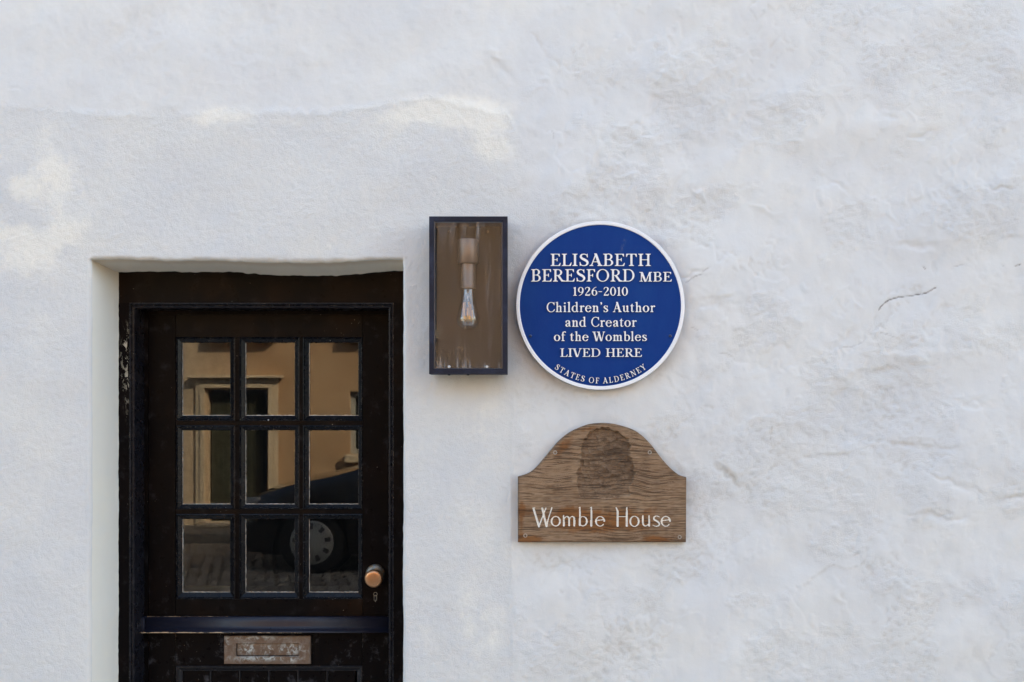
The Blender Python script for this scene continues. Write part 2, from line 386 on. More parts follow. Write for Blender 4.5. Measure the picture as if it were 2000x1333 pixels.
# brown rim of the lintel edge
dirt_shade += .8 * (1 - sstep(0, 5, np.abs(PY - 504))) * (PX > 168) * (PX < 795) * sstep(-.5, .3, fbm(GX, GZ, .05, 99, 3))
dirt_shade = np.clip(dirt_shade, 0, 1)
cream = np.zeros_like(h)
cn = fbm(GX, GZ, .11, 101, 6, 1, .72)
for (cx, cy, rx, ry, ang, am) in [(95, 310, 26, 60, -25, 1.25), (55, 370, 36, 34, 0, 1.2), (120, 400, 36, 50, -20, .7), (150, 355, 30, 60, -30, .6), (50, 490, 70, 50, 0, 1.1), (110, 470, 46, 30, -20, .8), (170, 440, 40, 14, -25, .7),
        (20, 455, 50, 20, 0, 1.0), (440, 228, 60, 18, -3, 1.05), (560, 236, 70, 12, 0, .5), (860, 215, 110, 26, 0, 1.3), (930, 232, 60, 26, 8, 1.2), (760, 235, 60, 20, -10, 1.0), (950, 285, 50, 26, 10, 1.0), (800, 300, 60, 40, 0, .35),
        (100, 245, 60, 20, 0, .45), (1325, 436, 11, 18, 0, .9), (1385, 425, 14, 8, 0, .5), (930, 960, 40, 120, 0, .55), (940, 1220, 55, 110, 0, .6), (840, 1240, 34, 60, 0, .4), (830, 460, 60, 60, 0, .3), (640, 480, 140, 30, 0, .35),
        (300, 370, 60, 24, 0, .3), (85, 640, 60, 90, 20, .3), (240, 470, 80, 20, 0, .4), (960, 820, 60, 60, 0, .35)]:
    cream += am * blob(PX, PY, cx, cy, rx, ry, ang)
cream = np.clip(sstep(.05, 1.45, cream + 1.35 * cn * np.clip(cream * 2, 0, 1)), 0, 1) * .92
grain = np.clip(mid * .95 + right * (.08 + .75 * rough_m) + top * .15, 0, 1)
# grey stains lower left of the sign
grey = sum(am * blob(PX, PY, cx, cy, rx, ry, 0) for cx, cy, rx, ry, am in [(872, 1190, 9, 9, .5), (860, 1275, 26, 18, .4), (850, 1205, 8, 7, .4), (866, 1320, 22, 14, .3)])
dirt_shade = np.clip(dirt_shade + .25 * grey, 0, 1)
# outline warp and rounded arris at the opening
inx = (GX >= OXL - 1e-6) & (GX <= OXR + 1e-6)
dL = np.where(GZ <= OZT + 1e-6, np.abs(GX - OXL), np.hypot(GX - OXL, GZ - OZT)); dRr = np.where(GZ <= OZT + 1e-6, np.abs(GX - OXR), np.hypot(GX - OXR, GZ - OZT))
dT = np.where(inx, np.abs(GZ - OZT), 9); dist = np.minimum(np.minimum(dL, dRr), dT)
RR = .010
rnd = np.where(dist < RR, RR - np.sqrt(np.maximum(RR * RR - (RR - dist) ** 2, 0)), 0)
VX = GX + edge_dx(GZ) * np.exp(-np.minimum(dL, dRr) / .02)
VZ = GZ + edge_dz(GX) * np.exp(-dT / .03) * inx
fade = sstep(0, .02, dist)
VY = -h * (.35 + .65 * fade) + rnd
nx, nz = GX.shape
idx = np.arange(nx * nz).reshape(nx, nz)
q = np.stack([idx[:-1, :-1], idx[1:, :-1], idx[1:, 1:], idx[:-1, 1:]], -1)
cx_ = (gx[:-1] + gx[1:]) / 2; cz_ = (gz[:-1] + gz[1:]) / 2
hole = ((cx_ > OXL) & (cx_ < OXR))[:, None] & (cz_ < OZT)[None, :]
wall = npobj('wall', np.stack([VX, VY, VZ], -1).reshape(-1, 3), q[~hole].reshape(-1, 4), M_WALL, cottage, smooth=True)
setattr_color(wall, 'marks', np.stack([cream, dirt_shade, crack, grain], -1).reshape(-1, 4))
# reveal (left cheek, right cheek, soffit), starting on the rounded arris
def reveal(side):
    nd = 18; V = []; A = []
    if side == 'top':
        ks = np.where((gx >= OXL - 1e-6) & (gx <= OXR + 1e-6))[0]; j = int(np.argmin(abs(gz - OZT)))
    else:
        ks = np.where(gz <= OZT + 1e-6)[0]; i = int(np.argmin(abs(gx - (OXL if side == 'left' else OXR))))
    for k in ks:
        p = (VX[k, j], VY[k, j], VZ[k, j]) if side == 'top' else (VX[i, k], VY[i, k], VZ[i, k])
        for d in range(nd):
            t = d / (nd - 1); y = p[1] + (FY + .012 - p[1]) * t
            wob = .0009 * float(vnoise(np.array([y]), np.array([p[0] * 3 + p[2]]), .05, .07, 111)[0]) * t
            e = .0008 * float(vnoise(np.array([p[0] + p[2]]), np.array([.4]), .013, 1, 117)[0]) * (t > .9)
            c = min(1.0, (1 - t) * 8)
            if side == 'left': V.append((OXL + (p[0] - OXL) * (1 - .75 * t) + .016 * t + wob + e + (1 - c) * .001, y, p[2]))
            elif side == 'right': V.append((p[0] + wob, y, p[2]))
            else: V.append((p[0], y, p[2] - .016 * t + wob + e - .0035 * math.sin(p[0] * 9 + 1) * t))
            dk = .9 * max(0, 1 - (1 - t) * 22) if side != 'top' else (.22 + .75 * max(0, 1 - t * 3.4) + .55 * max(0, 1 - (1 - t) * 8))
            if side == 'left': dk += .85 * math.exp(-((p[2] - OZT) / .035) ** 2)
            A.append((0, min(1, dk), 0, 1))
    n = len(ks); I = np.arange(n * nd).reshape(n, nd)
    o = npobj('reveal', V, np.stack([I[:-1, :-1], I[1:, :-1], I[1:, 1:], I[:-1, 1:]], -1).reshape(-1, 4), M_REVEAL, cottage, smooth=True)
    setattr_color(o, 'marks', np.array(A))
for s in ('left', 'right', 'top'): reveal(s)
# rest of the house so that no light leaks through
M_PLASTER = mat_plain('plain_white_render', (0.68, 0.68, 0.67), .9, bs=.004, bscale=30)
M_SLATE = mat_plain('grey_slate', (0.09, 0.09, 0.10), .7, bs=.004, bscale=12)
bm = bmesh.new(); box(bm, -8, 18, 5.6, 6, 0, H_TOP); bmobj('rear_wall', bm, M_PLASTER, cottage)
for x in (-8.0, 17.7):
    bm = bmesh.new(); box(bm, x, x + .3, .06, 5.59, 0, H_TOP); bmobj('side_wall', bm, M_PLASTER, cottage)
boxobj('roof', M_SLATE, cottage, -8.2, 18.2, -.14, 6.2, H_TOP + .003, H_TOP + .12)
boxobj('floor', M_DARK, cottage, OXL - .3, OXR + .8, .44, 3.0, .02, .09)
boxobj('hallway_wall', M_DARK, cottage, OXL - .4, OXR + .9, 3.02, 3.1, .0, 2.6)
boxobj('step', mat_plain('granite_step', (.22, .21, .20), .8, bs=.004), cottage, OXL + .01, OXR - .01, -.06, .30, .0, .10, bev=.008)

# ------------------------------------------------------------------ door frame
frame = empty('door_frame', (WX(509, FY), FY, .1), 'black painted timber door frame with paint flaked off its left jamb', 'door frame')
DY = .255                                     # front face of the door leaf
fxl, fxr = WX(252, FY), WX(769, FY)           # inner arris of the flat face
fzt = WZ(592, FY)
def strip_obj(name, mat, parent, x0, x1, z0, z1, y, dense=.006, marks=None, thick=.07):
    nx_ = max(2, int((x1 - x0) / dense)); nz_ = max(2, int((z1 - z0) / dense))
    a = np.linspace(x0, x1, nx_); b = np.linspace(z0, z1, nz_); A, B = np.meshgrid(a, b, indexing='ij')
    Y = np.full(A.shape, y) + .0006 * vnoise(A, B, .05, .2, 131)
    V = np.stack([A, Y, B], -1).reshape(-1, 3).tolist(); I = np.arange(nx_ * nz_).reshape(nx_, nz_)
    Fc = np.stack([I[:-1, :-1], I[1:, :-1], I[1:, 1:], I[:-1, 1:]], -1).reshape(-1, 4).tolist()
    rim = list(I[:, 0]) + list(I[-1, 1:]) + list(I[-2::-1, -1]) + list(I[0, -2:0:-1])
    base = len(V)
    for r in rim: V.append((V[r][0], y + thick, V[r][2]))
    n = len(rim)
    for k in range(n): Fc.append((rim[k], rim[(k + 1) % n], base + (k + 1) % n, base + k))
    o = npobj(name, V, Fc, mat, parent)
    m = np.zeros((len(V), 4)); VV = np.array(V)
    if marks is not None: m[:, 0] = marks(VV[:, 0], VV[:, 2])
    setattr_color(o, 'marks', m); return o
def jamb_marks(x, z):
    px = VPX + x * F / (D + FY); py = VPY - (z - CZ) * F / (D + FY)
    m = np.zeros_like(px)
    for (cx, cy, rx, ry, am) in [(255, 668, 9, 22, 1), (245, 676, 5, 10, .9), (250, 705, 10, 22, 1.0), (247, 737, 8, 12, .8), (256, 742, 6, 22, .9), (251, 765, 7, 20, .7), (254, 800, 5, 16, .5)]:
        m = np.maximum(m, am * blob(px, py, cx, cy, rx * 1.15, ry * 1.2))
    return np.clip(m, 0, 1)
strip_obj('jamb', M_BLK_V, frame, WX(222, FY), fxl, .10, fzt, FY, .0035, jamb_marks)
strip_obj('jamb', M_BLK_V, frame, fxr, WX(815, FY), .10, fzt, FY)
bm = bmesh.new(); box(bm, WX(222, FY), WX(815, FY), FY + .0005, FY + .07, fzt, WZ(520, FY)); bmobj('head', bm, M_BLK_H, frame)
def u_mould(name, mat, parent, x0, x1, zt, zb, prof):
    """moulding down both sides and across the top; prof (inset,y)"""
    bm = bmesh.new(); rings = []
    for (i, y) in prof:
        rings.append([bm.verts.new(p) for p in ((x0 + i, y, zb), (x0 + i, y, zt - i), (x1 - i, y, zt - i), (x1 - i, y, zb))])
    for A, B in zip(rings, rings[1:]):
        for k in range(3): bm.faces.new((A[k], A[k + 1], B[k + 1], B[k]))
    return bmobj(name, bm, mat, parent)
prof = [(0, FY + .004), (.0005, FY - .001), (.0035, FY - .0015), (.0055, FY + .001), (.007, FY + .005), (.0085, FY + .0055), (.0095, FY + .002), (.0125, FY + .001),
        (.0155, FY + .002), (.0165, FY + .005), (.0168, DY - .001)]
u_mould('bead_moulding', mat_blackpaint('black_paint_bead', 'z', base=(.010, .010, .014), rough=.27, dusty=.4, brown=.3, edge=1.0, spec=.16), frame, fxl, fxr, fzt, .10, prof)
# stop of the rebate (the deep dark return)
u_mould('stop', M_BLK_V, frame, fxl + .0168, fxr - .0168, fzt - .0168, .10, [(0, DY - .0012), (.012, DY - .0012), (.012, DY + .03)])

# ------------------------------------------------------------------ upper door leaf
XL, XR = fxl + .030, fxr - .0185
door = empty('door', ((XL + XR) / 2, DY, .9), 'upper half of the black stable door with nine glazed panes and copper knob', 'door')
ox0, ox1 = WX(343, DY), WX(708, DY); oz1, oz0 = WZ(659, DY), WZ(1171, DY)
ZSPLIT = WZ(1234, DY); ZT = fzt - .018
def dmark(x, z):
    return .0 * x
def scuff(x, z): return 0 * x
strip_obj('stile', M_BLK_V, door, XL, ox0 - .0006, ZSPLIT + .002, ZT, DY, .02, scuff, .045)
strip_obj('stile', M_BLK_V, door, ox1 + .0006, XR, ZSPLIT + .002, ZT, DY, .02, scuff, .045)
boxobj('rail', M_BLK_H, door, ox0, ox1, DY + .001, DY + .045, oz1, ZT, bev=.0008)
boxobj('rail', M_BLK_H, door, ox0, ox1, DY + .001, DY + .045, ZSPLIT + .002, oz0, bev=.0008)
# glazing bars
gcols = [(357, 450), (480, 576), (604, 700)]; grows = [(670, 812), (841, 985), (1014, 1157)]
GYd = DY + .019
vb = [(455.5, 470), (581.5, 594)]; hb = [(822.5, 831.5), (995, 1004.5)]
vbw = [(WX(a + 3, DY), WX(b - 2.5, DY)) for a, b in vb]; hbw = [(WZ(b, DY), WZ(a, DY)) for a, b in hb]
for a, b in hbw: boxobj('glazing_bar', M_BLK_H, door, ox0 + .0006, ox1 - .0006, DY + .0015, DY + .040, a, b, bev=.0007)
zs = [oz1] + [v for a, b in hbw for v in (b, a)] + [oz0]
for a, b in vbw:
    for k in range(3): boxobj('glazing_bar', M_BLK_V, door, a, b, DY + .002, DY + .040, zs[2 * k + 1] + .0004, zs[2 * k] - .0004, bev=.0007)
xs_ = [ox0] + [v for a, b in vbw for v in (a, b)] + [ox1]
room_shift = GYd
for ri, (pa, pb) in enumerate(grows):
    for ci, (qa, qb) in enumerate(gcols):
        X0, X1 = xs_[2 * ci], xs_[2 * ci + 1]; Z1, Z0 = zs[2 * ri], zs[2 * ri + 1]
        gx0, gx1 = WX(qa, GYd), WX(qb, GYd); gz1, gz0 = WZ(pa, GYd), WZ(pb, GYd)
        bm = bmesh.new()
        rings = []
        for f, y in [(0, DY + .0022), (.16, DY + .0008), (.26, DY + .0030), (.30, DY + .0060), (.86, DY + .0125), (.93, DY + .013), (1.0, DY + .0165), (1.0, GYd + .001)]:
            rings.append([bm.verts.new(p) for p in ((X0 + (gx0 - X0) * f, y, Z0 + (gz0 - Z0) * f), (X1 + (gx1 - X1) * f, y, Z0 + (gz0 - Z0) * f), (X1 + (gx1 - X1) * f, y, Z1 + (gz1 - Z1) * f), (X0 + (gx0 - X0) * f, y, Z1 + (gz1 - Z1) * f))])
        for A, B in zip(rings, rings[1:]):
            for k in range(4): bm.faces.new((A[k], A[(k + 1) % 4], B[(k + 1) % 4], B[k]))
        gb = bmobj('glazing_bead', bm, M_BLK_MOULD, door)
        # pale line of old paint and putty on the glass edge
        pv = []; pf = []
        def line(ax, az, bx, bz, nxn, nzn):
            n = 34
            for k in range(n + 1):
                t = k / n; wd = .0007 + random.random() * .0013
                x, z = ax + (bx - ax) * t, az + (bz - az) * t
                pv.append((x - nxn * .002, GYd - .0012, z - nzn * .002)); pv.append((x + nxn * wd, GYd - .0010, z + nzn * wd))
                if k: i = len(pv) - 4; pf.append((i, i + 1, i + 3, i + 2))
        line(gx0, gz0, gx1, gz0, 0, 1); line(gx0, gz0, gx0, gz1, 1, 0)
        npobj('putty', pv, pf, M_PUTTY, door)
        bm = bmesh.new(); box(bm, gx0 - .006, gx1 + .006, GYd, GYd + .004, gz0 - .006, gz1 + .006)
        pane = bmobj('pane', bm, M_PANE, door)
        random.uniform(0, 1)
# weatherboard across the foot of the upper leaf
wz0, wz1 = WZ(1236, DY - .03), WZ(1205, DY - .012)
hh = wz1 - wz0
wprof = [(DY - .0005, wz1), (DY - .010, wz1), (DY - .013, wz1 - .002), (DY - .0165, wz1 - .009), (DY - .018, wz1 - .015), (DY - .019, wz1 - .022), (DY - .0195, wz1 - .028),
         (DY - .021, wz1 - .033), (DY - .026, wz1 - .038), (DY - .033, wz0 + .006), (DY - .036, wz0 + .002), (DY - .0355, wz0), (DY - .0005, wz0)]
xa = lambda p: XL + .001 + (p[1] - wz1) * .14 - .002
bm = bmesh.new(); extrude_x(bm, wprof, (xa, XR + .003)); bmobj('weatherboard', bm, M_BLK_WB, door, smooth=False)
for p in door.children[-1].data.polygons: p.use_smooth = abs(p.normal.x) < .5
# bare wood showing along its drip edge and top arris (worn paint)
def worn(name, x0, x1, y, z, hgt, seed, parent, thr=0.0, n=150):
    rng = random.Random(seed); v = []; f = []; hq = hgt
    for k in range(n + 1):
        t = k / n; x = x0 + (x1 - x0) * t
        hq = max(.0002, min(hgt, hq + rng.uniform(-1, 1) * hgt * .35 - thr * hgt * t * .2))
        v.append((x, y, z)); v.append((x, y - .0002, z + hq))
        if k: i = len(v) - 4; f.append((i, i + 1, i + 3, i + 2))
    return npobj(name, v, f, M_BAREWOOD, parent)
worn('worn_edge', XL - .006, XL + .33, DY - .0366, wz0 + .0003, .0032, 3, door, .2)
worn('worn_edge', XL + .36, XL + .50, DY - .0366, wz0 + .0003, .0018, 5, door, .5)
worn('worn_edge', XL + .0, XL + .26, DY - .0104, wz1 - .0001, .0014, 8, door, .3)
# knob, rose and keyhole
M_COPPER = NT('worn_copper'); t = M_COPPER; c = t.coord('Object')
cc = t.mix(t.mapr(t.noise(c, 40, 4, .6), .35, .7), (0.52, 0.26, 0.13), (0.66, 0.36, 0.20)); cc = t.mix(t.mapr(t.noise(c, 160, 3, .6), .6, .72, 0, .4), cc, (.22, .13, .08))
M_COPPER = t.done(t.bsdf(cc, t.mapr(t.noise(c, 60, 4, .6), .3, .7, .28, .46), .9, spec=.5))
t = NT('dull_brass'); c = t.coord('Object')
M_BRASS = t.done(t.bsdf(t.mix(t.mapr(t.noise(c, 50, 4, .7), .4, .62), (0.27, 0.17, 0.09), (0.22, 0.23, 0.22)), .42, .85))
kx, kz = W(733.4, 1121, DY)
bm = bmesh.new(); lathe(bm, (kx, DY, kz), (0, -1, 0), [(.0315, 0), (.0315, .003), (.030, .006), (.024, .011), (.017, .014), (.015, .017), (.012, .020), (.0, .0205)]); rose = bmobj('knob_rose', bm, M_BRASS, door, smooth=True)
k2x, k2z = W(729.6, 1131.5, DY - .055)
ax = Vector((k2x - kx, -.055, k2z - kz)).normalized()
bm = bmesh.new(); lathe(bm, Vector((kx, DY, kz)), ax, [(.0, .006), (.010, .010), (.0095, .024), (.012, .029), (.021, .034), (.0275, .041), (.0292, .048), (.0285, .054), (.0265, .058), (.024, .0600), (.018, .0615), (.009, .0622), (0, .0624)], 48); bmobj('knob', bm, M_COPPER, door, smooth=True)
sx, sz = W(732.5, 1105.5, DY)
bm = bmesh.new(); lathe(bm, (sx, DY - .0065, sz), (0, -1, .15), [(.0035, 0), (.0030, .002), (.0012, .0018), (0, .0008)], 14); bmobj('screw', bm, M_DARK, rose, smooth=True)
hx, hz = W(733.2, 1166, DY)
M_OLDBRASS = mat_plain('keyhole_edge', (.20, .17, .13), .5, .3, var=.3)
bm = bmesh.new(); mitre(bm, hx - .0052, hx + .0052, hz - .012, hz + .006, [(0, DY - .0008), (.0007, DY - .0016), (.0017, DY - .0012), (.0019, DY + .001)], False)
lathe(bm, (hx, DY - .0012, hz + .0085), (0, -1, 0), [(.0066, -.001), (.0066, .0004), (.0050, .0004), (.0050, -.0012)], 20)
box(bm, hx - .0012, hx + .0012, DY - .0016, DY - .0003, hz - .0165, hz - .0125)
kh = bmobj('keyhole', bm, M_OLDBRASS, door)
bm = bmesh.new(); box(bm, hx - .0034, hx + .0034, DY - .0006, DY - .0002, hz - .0102, hz + .0045); bmobj('key_slot', bm, M_DARK, kh)
# painted-over nail head on the top middle bar
nx0, nz0 = W(524, 821, DY)
bm = bmesh.new(); lathe(bm, (nx0, DY + .004, nz0), (0, -1, 0), [(.0026, 0), (.0024, .003), (.0012, .0042), (0, .0044)], 12); bmobj('nail', bm, mat_plain('bare_nail', (.5, .5, .52), .4, .3), door, smooth=True)
# short stub of weatherboard on the jamb
bm = bmesh.new(); box(bm, fxl + .0170, fxl + .0262, DY - .030, DY - .0015, WZ(1235, DY - .02), WZ(1206, DY - .02), bev=.001); bmobj('weatherboard_stub', bm, M_BLK_WB, frame)
boxobj('worn_edge', M_BAREWOOD, frame, fxl + .0172, fxl + .0255, DY - .0306, DY - .0298, WZ(1236, DY - .02), WZ(1233.6, DY - .02))

# ------------------------------------------------------------------ lower door leaf
low = empty('door', ((XL + XR) / 2, DY, .11), 'scuffed lower half of the black stable door with boarded panel and copper letter plate', 'door')
LZT = ZSPLIT - .002; lz1 = WZ(1301, DY); lz0 = .30
strip_obj('stile', M_BLK_LOW, low, XL, ox0 - .0006, .11, LZT, DY, .02, scuff, .045)
strip_obj('stile', M_BLK_LOW, low, ox1 + .0006, XR, .11, LZT, DY, .02, scuff, .045)
boxobj('rail', M_BLK_LOW, low, ox0, ox1, DY + .001, DY + .045, lz1, LZT, bev=.0008)
boxobj('rail', M_BLK_LOW, low, ox0, ox1, DY + .001, DY + .045, .11, lz0, bev=.0008)
bm = bmesh.new(); mitre(bm, ox0, ox1, lz0, lz1, [(0, DY + .002), (.002, DY - .0005), (.006, DY + .0005), (.008, DY + .004), (.016, DY + .009), (.0185, DY + .010), (.0195, DY + .022)], False)
bmobj('panel_moulding', bm, M_BLK_WORN, low)
beads = [354, 411, 468, 525, 582, 639, 696]
PYd = DY + .014
for a, b in zip(beads, beads[1:]):
    x0, x1 = WX(a + 2.2, PYd), WX(b - 2.2, PYd)
    boxobj('board', M_BLK_LOW, low, max(x0, ox0 + .012), min(x1, ox1 - .012), PYd, PYd + .014, lz0 + .012, lz1 - .0125, bev=.0015)
for b in beads[1:-1]:
    x = WX(b, PYd); bm = bmesh.new(); z0_, z1_ = lz0 + .012, lz1 - .0135
    n = 9; A = []; B = []
    for k in range(n):
        a = math.pi * k / (n - 1); dx, dy = -.0032 * math.cos(a), -.0040 * math.sin(a)
        A.append(bm.verts.new((x + dx, PYd + .003 + dy, z0_))); B.append(bm.verts.new((x + dx, PYd + .003 + dy, z1_ - .004 * (1 - math.sin(a)))))
    for k in range(n - 1): bm.faces.new((A[k], A[k + 1], B[k + 1], B[k]))
    bm.faces.new(B); bmobj('bead', bm, M_BLK_WORN, low, smooth=False)
# letter plate
t = NT('tarnished_copper_plate'); c = t.coord('Object')
n1 = t.noise(c, 26, 5, .65); n2 = t.noise(c, 55, 6, .75, .6)
cc = t.mix(t.mapr(n1, .35, .7), (0.125, 0.078, 0.052), (0.19, 0.135, 0.10))
vd = t.mapr(n2, .47, .58); pm = t.attr('marks')[0]
cc = t.mix(t.math('MULTIPLY', vd, t.math('ADD', t.math('MULTIPLY', pm, .78), .03)), cc, (0.50, 0.56, 0.55))
M_PLATE = t.done(t.bsdf(cc, t.mapr(n2, .4, .65, .42, .8), t.mapr(n2, .48, .6, .45, .0), nrm=t.bump(n2, .0012, .6)))
def pmarks(o):
    co = np.array([v.co for v in o.data.vertices]) + np.array(absloc(o.parent))[None]
    px = VPX + co[:, 0] * F / (D + DY - .004); py = VPY - (co[:, 2] - CZ) * F / (D + DY - .004)
    m = np.zeros(len(co))
    for (cx, cy, rx, ry, am) in [(482, 1267, 14, 9, 1.6), (522, 1270, 12, 9, .9), (566, 1268, 18, 10, 1.7), (443, 1252, 5, 12, .8), (500, 1245, 50, 4, .7), (520, 1285, 60, 4, 1.1), (569, 1287, 10, 6, 1.2), (596, 1268, 6, 6, .6), (485, 1287, 22, 4, .9)]:
        m = np.maximum(m, am * blob(px, py, cx, cy, rx, ry))
    setattr_color(o, 'marks', np.stack([np.clip(m, 0, 1), m * 0, m * 0, m * 0 + 1], -1))
lp0, lp1, lpz1, lpz0 = WX(438, DY - .006), WX(607, DY - .006), WZ(1242, DY - .006), WZ(1297, DY - .006)
fi0, fi1, fz1, fz0 = WX(462, DY - .003), WX(584, DY - .003), WZ(1256.5, DY - .003), WZ(1281.5, DY - .003)
bm = bmesh.new(); rings = []
for f, y in [(0, DY), (0, DY - .008), (.06, DY - .0098), (.93, DY - .0098), (1, DY - .0085), (1, DY - .001)]:
    rings.append((lp0 + (fi0 - lp0) * f, lp1 + (fi1 - lp1) * f, lpz0 + (fz0 - lpz0) * f, lpz1 + (fz1 - lpz1) * f, y))
NS = 40
def ringpts(a, b, c_, d_, y):
    P = []
    for k in range(NS): P.append((a + (b - a) * k / NS, y, c_))
    for k in range(10): P.append((b, y, c_ + (d_ - c_) * k / 10))
    for k in range(NS): P.append((b + (a - b) * k / NS, y, d_))
    for k in range(10): P.append((a, y, d_ + (c_ - d_) * k / 10))
    return P
# subdivide the flat so that the verdigris mask has points to sit on
rr = []
for (A, B) in zip(rings, rings[1:]):
    for s_ in range(4 if abs(A[4] - B[4]) < 1e-6 else 1):
        tt = s_ / (4 if abs(A[4] - B[4]) < 1e-6 else 1); rr.append([bm.verts.new(p) for p in ringpts(*[A[i] + (B[i] - A[i]) * tt for i in range(5)])])
rr.append([bm.verts.new(p) for p in ringpts(*rings[-1])])
for A, B in zip(rr, rr[1:]):
    n = len(A)
    for k in range(n): bm.faces.new((A[k], A[(k + 1) % n], B[(k + 1) % n], B[k]))
plate = bmobj('letter_plate', bm, M_PLATE, low); pmarks(plate)
na, nb = 60, 14
V = [(fi0 + .0018 + (fi1 - fi0 - .0036) * i / na, DY - .0016 - .0010 * math.sin(math.pi * j / nb), fz0 + .0018 + (fz1 - fz0 - .0036) * j / nb) for i in range(na + 1) for j in range(nb + 1)]
I = np.arange((na + 1) * (nb + 1)).reshape(na + 1, nb + 1)
flap = npobj('flap', V, np.stack([I[:-1, :-1], I[1:, :-1], I[1:, 1:], I[:-1, 1:]], -1).reshape(-1, 4), M_PLATE, plate, smooth=True); pmarks(flap)

# ------------------------------------------------------------------ wall lantern
LY = -.105
lan = empty('wall_lantern', (WX(914.5), -.01, WZ(577)), 'rectangular dark metal wall lantern holding one clear filament bulb', 'lantern')
t = NT('dark_blue_black_metal'); c = t.coord('Object')
n = t.noise(c, 18, 5, .65)
M_LAN = t.done(t.bsdf(t.mix(t.mapr(n, .45, .7), (0.012, 0.014, 0.026), (0.028, 0.034, 0.060)), t.mapr(n, .3, .7, .38, .6), .0, spec=.18, nrm=t.bump(t.noise(c, 300, 3, .6), .0004)))
M_BRONZE = mat_plain('bronze_backplate', (0.018, 0.012, 0.009), .6, .0, bs=.0005, bscale=400, var=.12)
M_HOLD = mat_plain('bronze_holder', (0.185, 0.140, 0.115), .42, .55, var=.05)
lx0, lx1, lz1_, lz0_ = WX(838, LY), WX(991.5, LY), WZ(423, LY), WZ(731, LY)
bm = bmesh.new(); mitre(bm, lx0, lx1, lz0_, lz1_, [(.0, -.012), (.0, LY + .0005), (.0008, LY), (.0125, LY), (.0138, LY + .0015), (.0142, LY + .006), (.0142, -.012)])
bmobj('housing', bm, M_LAN, lan)
bm = bmesh.new(); mitre(bm, lx0 + .0144, lx1 - .0144, lz0_ + .0144, lz1_ - .0144, [(0, LY + .010), (.0004, LY + .0035), (.0022, LY + .0032), (.0028, LY + .010)])
bmobj('glazing_bead', bm, mat_plain('blue_grey_bead', (0.10, 0.11, 0.14), .35, .5), lan)
boxobj('back_plate', M_BRONZE, lan, lx0 + .0143, lx1 - .0143, -.020, -.0122, lz0_ + .0143, lz1_ - .0143)
boxobj('wall_spacer', M_LAN, lan, lx0 + .02, lx1 - .02, -.0120, .012, lz0_ + .02, lz1_ - .02)
def dustf(t, c):
    v = t.noise(t.coord('Object', scale=(1, 1, .09)), 85, 5, .7)
    m = t.mapr(v, .50, .70, 0, .30)
    sep = t.n('ShaderNodeSeparateXYZ'); t.l(c, sep.inputs[0])
    topm = t.mapr(sep.outputs[2], .10, .235, 0.0, .9); botm = t.mapr(sep.outputs[2], -.185, -.215, 0, 1.0)
    rt = t.mapr(t.math('ABSOLUTE', t.math('SUBTRACT', sep.outputs[0], .062)), .0, .016, .95, 0)
    rt = t.math('MULTIPLY', rt, t.mapr(sep.outputs[2], -.10, .12, .1, 1))
    reg = t.math('ADD', t.math('MAXIMUM', t.math('MAXIMUM', topm, botm), rt), .10)
    a = t.math('MULTIPLY', m, reg)
    sp = t.mapr(t.noise(c, 900, 1, .5), .76, .8, 0, .25)
    return t.math('ADD', t.math('ADD', a, sp), .006)
M_LGLASS = mat_glass('lantern_glass', 1.31, dust=dustf)
boxobj('glass', M_LGLASS, lan, lx0 + .0152, lx1 - .0152, LY + .006, LY + .009, lz0_ + .0152, lz1_ - .0152)
BY = -.062
bxc = WX(914.3, BY)
bm = bmesh.new(); lathe(bm, (bxc, BY, 0), (0, 0, 1), [(0, WZ(469, BY)), (.0290, WZ(469, BY)), (.0298, WZ(470, BY)), (.0298, WZ(515, BY)), (.0285, WZ(516, BY)), (.0, WZ(516, BY))], 48); hold = bmobj('lamp_holder', bm, M_HOLD, lan, smooth=False)
bm = bmesh.new(); lathe(bm, (bxc, BY, 0), (0, 0, 1), [(.0214, WZ(516.2, BY)), (.0214, WZ(561, BY)), (.0225, WZ(562, BY)), (.0225, WZ(564.5, BY)), (.0205, WZ(565, BY)), (0, WZ(565, BY))], 48); sleeve = bmobj('sleeve', bm, M_HOLD, hold)
for o in (hold, sleeve):
    for p in o.data.polygons: p.use_smooth = abs(p.normal.z) < .3
bm = bmesh.new(); box(bm, bxc - .008, bxc + .008, BY + .027, -.0195, WZ(500, BY), WZ(482, BY)); bmobj('bracket', bm, M_HOLD, lan)
# bulb
M_BULB = mat_glass('bulb_glass', 1.85, tint=(.985, .98, .97))
bz0 = WZ(565.5, BY)
def bp(zp, rp): return (rp * (D + BY) / F, WZ(zp, BY))
prof_o = [bp(z, r) for z, r in [(566, 12.5), (572, 13.2), (584, 14.8), (597, 17.6), (610, 20.8), (619, 22.7), (626, 23.2), (633, 22.0), (638.5, 18.6), (642.5, 12.8), (644.8, 6.2)]] + [(0, WZ(645.3, BY))]
pi_ = [(max(0, r - .0009), z + (.0008 if i > 6 else 0)) for i, (r, z) in enumerate(prof_o)]
bm = bmesh.new(); lathe(bm, (bxc, BY, 0), (0, 0, 1), prof_o, 48)
lathe(bm, (bxc, BY, 0), (0, 0, 1), pi_[::-1], 48)
me_ = bpy.data.meshes.new('bulb'); bmesh.ops.translate(bm, verts=bm.verts, vec=-absloc(lan)); bm.to_mesh(me_); bm.free(); me_.materials.append(M_BULB)
for p in me_.polygons: p.use_smooth = True
bulb = link(bpy.data.objects.new('bulb', me_), lan)
M_FIL = mat_plain('phosphor_filament', (0.95, 0.42, 0.08), .6, var=.05)
M_STEM = mat_plain('glass_stem', (0.62, 0.60, 0.58), .15, .1, var=.1)
M_WIRE = mat_plain('support_wire', (0.30, 0.27, 0.22), .35, .8)
